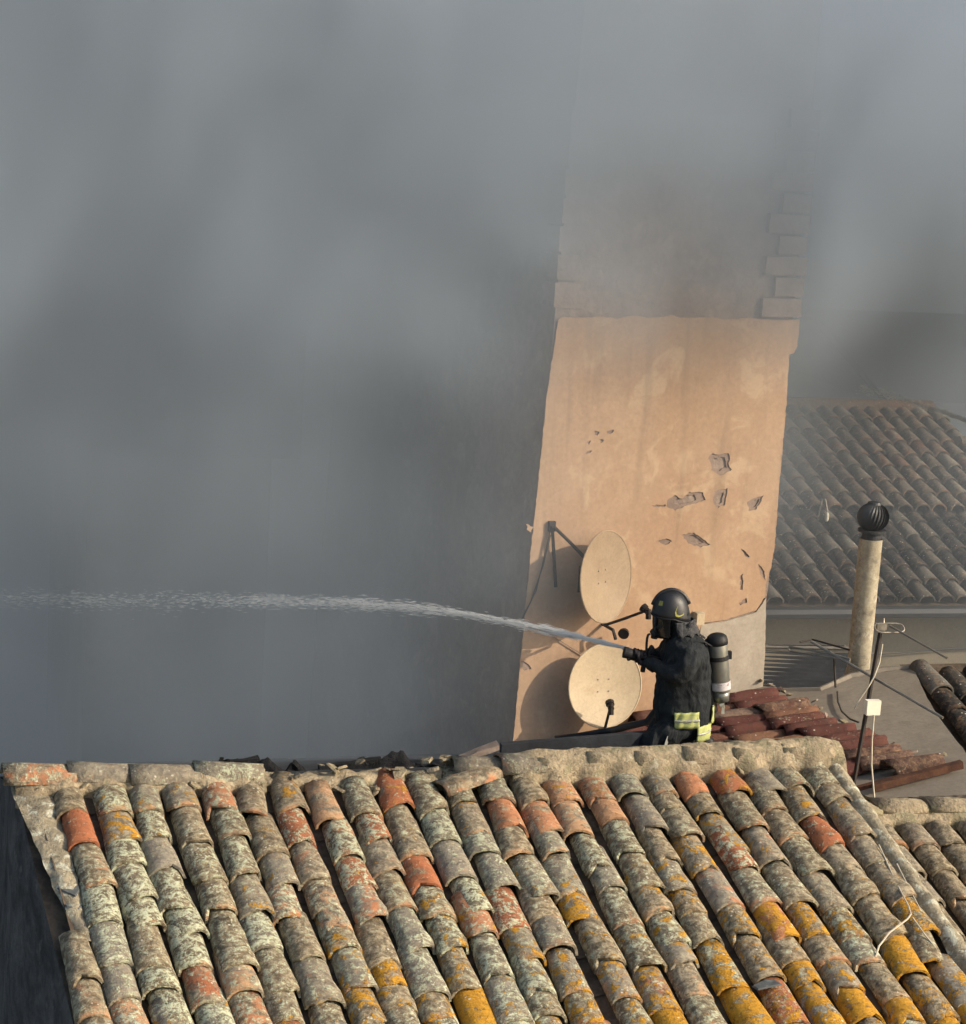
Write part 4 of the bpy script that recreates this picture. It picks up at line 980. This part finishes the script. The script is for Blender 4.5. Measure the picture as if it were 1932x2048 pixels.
# reflective bands at the jacket hem: curved strips standing proud of the cloth
def band(y0, y1, th0, th1, cx0, ax, by, mat, name, lift=1.0, nv=6):
    def P(a, b):
        th = th0 + (th1 - th0) * a; y_ = y0 + (y1 - y0) * b
        q = fl(cx0, y_); cs, sn = math.cos(th), math.sin(th); p_ = 2.4
        return q + IX * ax * lift * math.copysign(abs(cs) ** (2 / p_), cs) + PY * by * lift * math.copysign(abs(sn) ** (2 / p_), sn) + (IX * cs + PY * sn) * .005 * math.sin(a * 17 + b * 5)
    o_ = ff.part(name, grid(P, 18, nv), mat, smooth=True)
    s2 = o_.modifiers.new('solid', 'SOLIDIFY'); s2.thickness = .006; return o_
b1_ = band(1475, 1650, -PI * .62, -PI * .40, 880, .200, .212, M['reflect'], 'hem_band')
b2_ = band(1640, 1810, -PI * .40, -PI * .02, 868, .186, .212, M['reflect'], 'hem_band')
b3_ = band(1480, 1645, -PI * .17, -PI * .02, 880, .198, .212, M['reflect'], 'hem_band')
sb_ = band(1553, 1580, -PI * .62, -PI * .40, 880, .203, .216, M['silverband'], 'band_stripe', 1.0, 2); sb_.parent = b1_
sb_ = band(1715, 1738, -PI * .40, -PI * .03, 868, .190, .216, M['silverband'], 'band_stripe', 1.0, 2); sb_.parent = b2_
ff.part('back_patch', grid(lambda a, b: fl(1080 + 22 * a, 965 + 150 * b) - PY * (.155 - .03 * a), 3, 6), M['reflect'])
ff.part('knee_band', grid(lambda a, b: fl(655 + 34 * a - 30 * b, 1715 + 95 * b + 10 * a) - PY * (.232 - .01 * a), 4, 6), M['silverband'])
# gloves: palm and five fingers closed round the nozzle
n0, n1 = fl(248, 888, .0), fl(640, 1000, .0); nax = (n1 - n0).normalized()
def glove(c_, ax, side, r_=.028):
    """c_: point on the grip axis, ax: along the grip, side: where the palm lies"""
    side = (side - ax * side.dot(ax)).normalized(); nx = ax.cross(side)
    gs_ = [tube([c_ + side * (r_ + .016) - ax * .042, c_ + side * (r_ + .016), c_ + side * (r_ + .014) + ax * .045], [(.026, .018), (.032, .02), (.026, .018)], 12)]
    for k, (o_, ext) in enumerate(((-.033, 3.3), (-.011, 3.7), (.012, 3.6), (.034, 3.1))):
        pts_ = []
        for q in range(8):
            th = .25 + ext * q / 7; pts_.append(c_ + ax * (o_ + .003 * math.sin(q)) + (side * math.cos(th) + nx * math.sin(th)) * (r_ + .010))
        gs_.append(tube(pts_, [.0115, .0115, .0115, .011, .0105, .010, .0095, .008], 8))
    pts_ = [c_ - ax * .04 + (side * math.cos(-th) + nx * math.sin(-th)) * (r_ + .010) - ax * .010 * q for q, th in enumerate((.1, .6, 1.1, 1.6))]
    gs_.append(tube(pts_, [.014, .0135, .012, .009], 8))
    return join(*gs_)
gA = fl(470, 965, -.012); gB = fl(405, 985, .012)
for gname, c_, sdv in (('glove', fl(475, 955, .0), -PY * .6 - IZ * .8), ('glove', fl(400, 933, .0), PY * .75 - IZ * .65)):
    go = ff.part(gname, glove(c_, nax, sdv), M['glove'])
    r2_ = go.modifiers.new('remesh', 'REMESH'); r2_.mode = 'VOXEL'; r2_.voxel_size = .0045; r2_.use_smooth_shade = True
for cx_, cy_, dp, r_ in ((535, 998, -.075, .047), (440, 978, .075, .044)):
    ff.part('cuff', limb([(cx_ - 25, cy_ - 6, dp * .8, r_ * .95), (cx_ + 20, cy_ + 8, dp * 1.15, r_ * 1.08)]), M['suit'], smooth=True)

nz = Thing('hose_nozzle', n0, 'black fire hose nozzle held in both gloves, pointing left', 'nozzle')
nz.part('barrel', tube([n0, n0 + nax * .012, n0 + nax * .05, n0 + nax * .055, n0 + nax * .12, n0 + nax * .26], [.034, .036, .033, .028, .025, .024], 18), M['rubber'], smooth=True)
nz.part('bumper', tube([n0 + nax * (-.004), n0 + nax * .022], .038, 18), M['rubber'])
nz.part('bail_handle', join(tube([fl(500, 930, -.02), fl(515, 880, -.02), fl(545, 845, -.02)], [.008, .010, .014], 8), tube([fl(500, 930, .02), fl(515, 880, .02), fl(545, 845, .02)], [.008, .010, .014], 8), tube([fl(545, 845, -.022), fl(545, 845, .022)], .014, 8)), M['rubber'])
nz.part('pistol_grip', tube([fl(480, 985), fl(455, 1060), fl(445, 1110)], [.018, .017, .016], 10), M['rubber'])
hs = solo('fire_hose', tube([n0 + nax * .25, fl(700, 1040, .03), fl(800, 1150, .16), fl(820, 1350, .27), fl(760, 1600, .32), fl(600, 1850, .36), fl(200, 1960, .4), fl(-400, 2060, .42)], .024, 12), M['rubber'],
          'dark fire hose running from the nozzle down behind the firefighter', 'hose', smooth=True)

# ------------------------------------------------------------------ water jets: thousands of stretched drops
wm = NT('spray_water'); M['water'] = wm.pbr((.93, .93, .92), .35, None, 0, .5, **{'Subsurface Weight': .0})
wd = wm.n('ShaderNodeBsdfTranslucent'); wd.inputs[0].default_value = (.93, .93, .92, 1); wx = wm.n('ShaderNodeMixShader'); wx.inputs[0].default_value = .5
wm.t.links.new(wm.out.inputs[0].links[0].from_socket, wx.inputs[1]); wm.t.links.new(wd.outputs[0], wx.inputs[2]); wm.t.links.new(wx.outputs[0], wm.out.inputs[0])
def jet(name, keys, spread, n, drop, label, seed):
    rj = random.Random(seed); V, Fs = [], []
    ks = [pix(*k) for k in keys]; m = len(ks) - 1
    def pos(u):
        q = u * m; i = min(m - 1, int(q)); w_ = q - i
        p0, p1, p2, p3 = ks[max(0, i - 1)], ks[i], ks[i + 1], ks[min(m, i + 2)]
        return .5 * ((2 * p1) + (p2 - p0) * w_ + (2 * p0 - 5 * p1 + 4 * p2 - p3) * w_ * w_ + (3 * p1 - p0 - 3 * p2 + p3) * w_ ** 3)
    for k in range(n):
        u = rj.random() ** 1.25; p = pos(u); t_ = (pos(min(1, u + .01)) - pos(max(0, u - .01))).normalized()
        sg = spread[0] + (spread[1] - spread[0]) * u ** .8
        clump = .6 + .8 * abs(mnoise.noise(Vector((u * 30, seed, 0))))
        off = Vector((rj.gauss(0, 1), rj.gauss(0, 1), rj.gauss(0, .8))) * sg * clump
        off.z -= abs(rj.gauss(0, .6)) * sg * u * 1.2
        L = rj.uniform(.6, 1.6) * (.05 if u < .15 else .03 if u < .4 else .02); r_ = drop * rj.uniform(.5, 1.3) * (1.1 - .5 * u)
        x, y = frame(t_); c_ = p + off; i0 = len(V)
        V += [c_ - t_ * L, c_ + x * r_, c_ - x * .5 * r_ + y * .87 * r_, c_ - x * .5 * r_ - y * .87 * r_, c_ + t_ * L]
        Fs += [(i0, i0 + 2, i0 + 1), (i0, i0 + 3, i0 + 2), (i0, i0 + 1, i0 + 3), (i0 + 4, i0 + 1, i0 + 2), (i0 + 4, i0 + 2, i0 + 3), (i0 + 4, i0 + 3, i0 + 1)]
    return solo(name, (V, Fs), M['water'], label, 'water jet', kind='stuff')
jet('water_jet', [(1248, 1295, 13.70), (1140, 1270, 13.78), (1033, 1247, 13.9), (903, 1224, 14.1), (763, 1208, 14.35), (675, 1203, 14.5), (557, 1198, 14.7), (440, 1196, 14.9), (235, 1195, 15.3), (59, 1191, 15.6), (-160, 1192, 16.0)],
    (.0055, .062), 5200, .0021, 'long white water jet arcing left from the nozzle into the smoke', 3)
jet('water_jet', [(1965, 850, 20.0), (1880, 822, 20.4), (1800, 795, 20.9), (1722, 772, 21.5)], (.012, .03), 1500, .003, 'thin faint water jet crossing the smoke above the far roof', 8)

# ------------------------------------------------------------------ smoke
def smoke(name, lo, hi, res, build, mat, label):
    vol = bpy.data.volumes.new(name); o = bpy.data.objects.new(name, vol); COL.objects.link(o)
    ng = bpy.data.node_groups.new(name + '_field', 'GeometryNodeTree')
    ng.interface.new_socket('Geometry', in_out='OUTPUT', socket_type='NodeSocketGeometry')
    T = NT.__new__(NT); T.t = ng
    out = ng.nodes.new('NodeGroupOutput'); vc = ng.nodes.new('GeometryNodeVolumeCube')
    vc.inputs['Min'].default_value = lo; vc.inputs['Max'].default_value = hi
    for k, a in zip(('Resolution X', 'Resolution Y', 'Resolution Z'), res): vc.inputs[k].default_value = a
    pos = ng.nodes.new('GeometryNodeInputPosition').outputs[0]
    ng.links.new(build(T, pos), vc.inputs['Density'])
    sm_ = ng.nodes.new('GeometryNodeSetMaterial'); sm_.inputs['Material'].default_value = mat
    ng.links.new(vc.outputs[0], sm_.inputs[0]); ng.links.new(sm_.outputs[0], out.inputs[0])
    md = o.modifiers.new('field', 'NODES'); md.node_group = ng
    vol.materials.append(mat)
    tag(o, label, 'smoke', kind='stuff'); return o
ms = NT('grey_smoke')
pv = ms.n('ShaderNodeVolumePrincipled'); pv.inputs['Color'].default_value = (.70, .81, .945, 1); pv.inputs['Anisotropy'].default_value = .1
pv.inputs['Density'].default_value = 1.0
ms.t.links.new(pv.outputs[0], ms.out.inputs['Volume'])
def field(T, pos):
    sp3 = T.n('ShaderNodeSeparateXYZ'); T.put(sp3.inputs[0], pos); X, Y, Z = sp3.outputs
    vm = T.n('ShaderNodeVectorMath'); vm.operation = 'MULTIPLY'; T.put(vm.inputs[0], pos); vm.inputs[1].default_value = (1.0, 1.0, .72)
    n1 = T.noise(vm.outputs[0], .46, 3, .52, .5); n2 = T.noise(vm.outputs[0], 1.5, 4, .6, .6)
    nn = T.add(T.mul(n1, .7), T.mul(n2, .3))
    puff = T.ss(nn, .36, .66, .55, 1.45)
    yr = T.add(13.1, T.mul(X, .287))                                     # just behind the ridge line
    back = T.sub(Y, yr)
    zl = T.ss(T.add(Z, T.mul(T.sub(n2, .5), 1.2)), 6.9, 10.3, .085, .78)
    left = T.mul(T.ss(X, .6, -2.4), T.mul(T.ss(back, .1, 1.6), zl))
    zz = T.add(Z, T.mul(T.sub(n1, .5), 1.6))
    zz = T.sub(zz, T.mul(T.ss(X, 2.1, 3.2), .75))
    high = T.mul(T.mul(T.ss(zz, 8.95, 11.1), T.ss(Z, 11.5, 12.8, 1.0, .40)), T.mul(T.ss(back, .2, 1.0), 1.75))
    high = T.mul(high, T.sub(1.0, T.mul(T.mul(T.ss(X, -1.9, -.7), T.mul(T.ss(X, .6, -.2), T.ss(Z, 11.0, 10.2))), .45)))
    high = T.mul(high, T.sub(1.0, T.mul(T.mul(T.ss(X, -.2, .5), T.mul(T.ss(X, 2.5, 2.1), T.ss(Z, 11.1, 10.4))), .45)))
    deep = T.mul(T.ss(Y, 25.6, 28.0), .32)
    thin = T.mul(T.ss(Y, 15.5, 18.0), .030)
    veil = T.mul(T.mul(T.ss(back, .5, 1.3), T.mul(T.ss(X, 3.0, 2.0, .15, 1.0), T.ss(X, -.2, .6, .3, 1.0))), T.ss(Z, 7.2, 8.8, .01, .13))
    base = T.mul(T.mul(T.ss(X, 1.1, .1), T.ss(back, .15, .9)), T.mul(T.ss(Z, 9.6, 7.0, .04, .17), T.ss(X, -3.2, -1.2, .25, 1.0)))
    veil = T.add(veil, base)
    d = T.add(T.add(T.add(left, high), T.add(deep, thin)), veil)
    return T.mul(d, puff)
smoke('smoke', (-9, 12.6, 3.0), (10, 33, 13.5), (86, 90, 48), field, ms.m, 'thick grey smoke drifting up behind the ridge and over the tower')
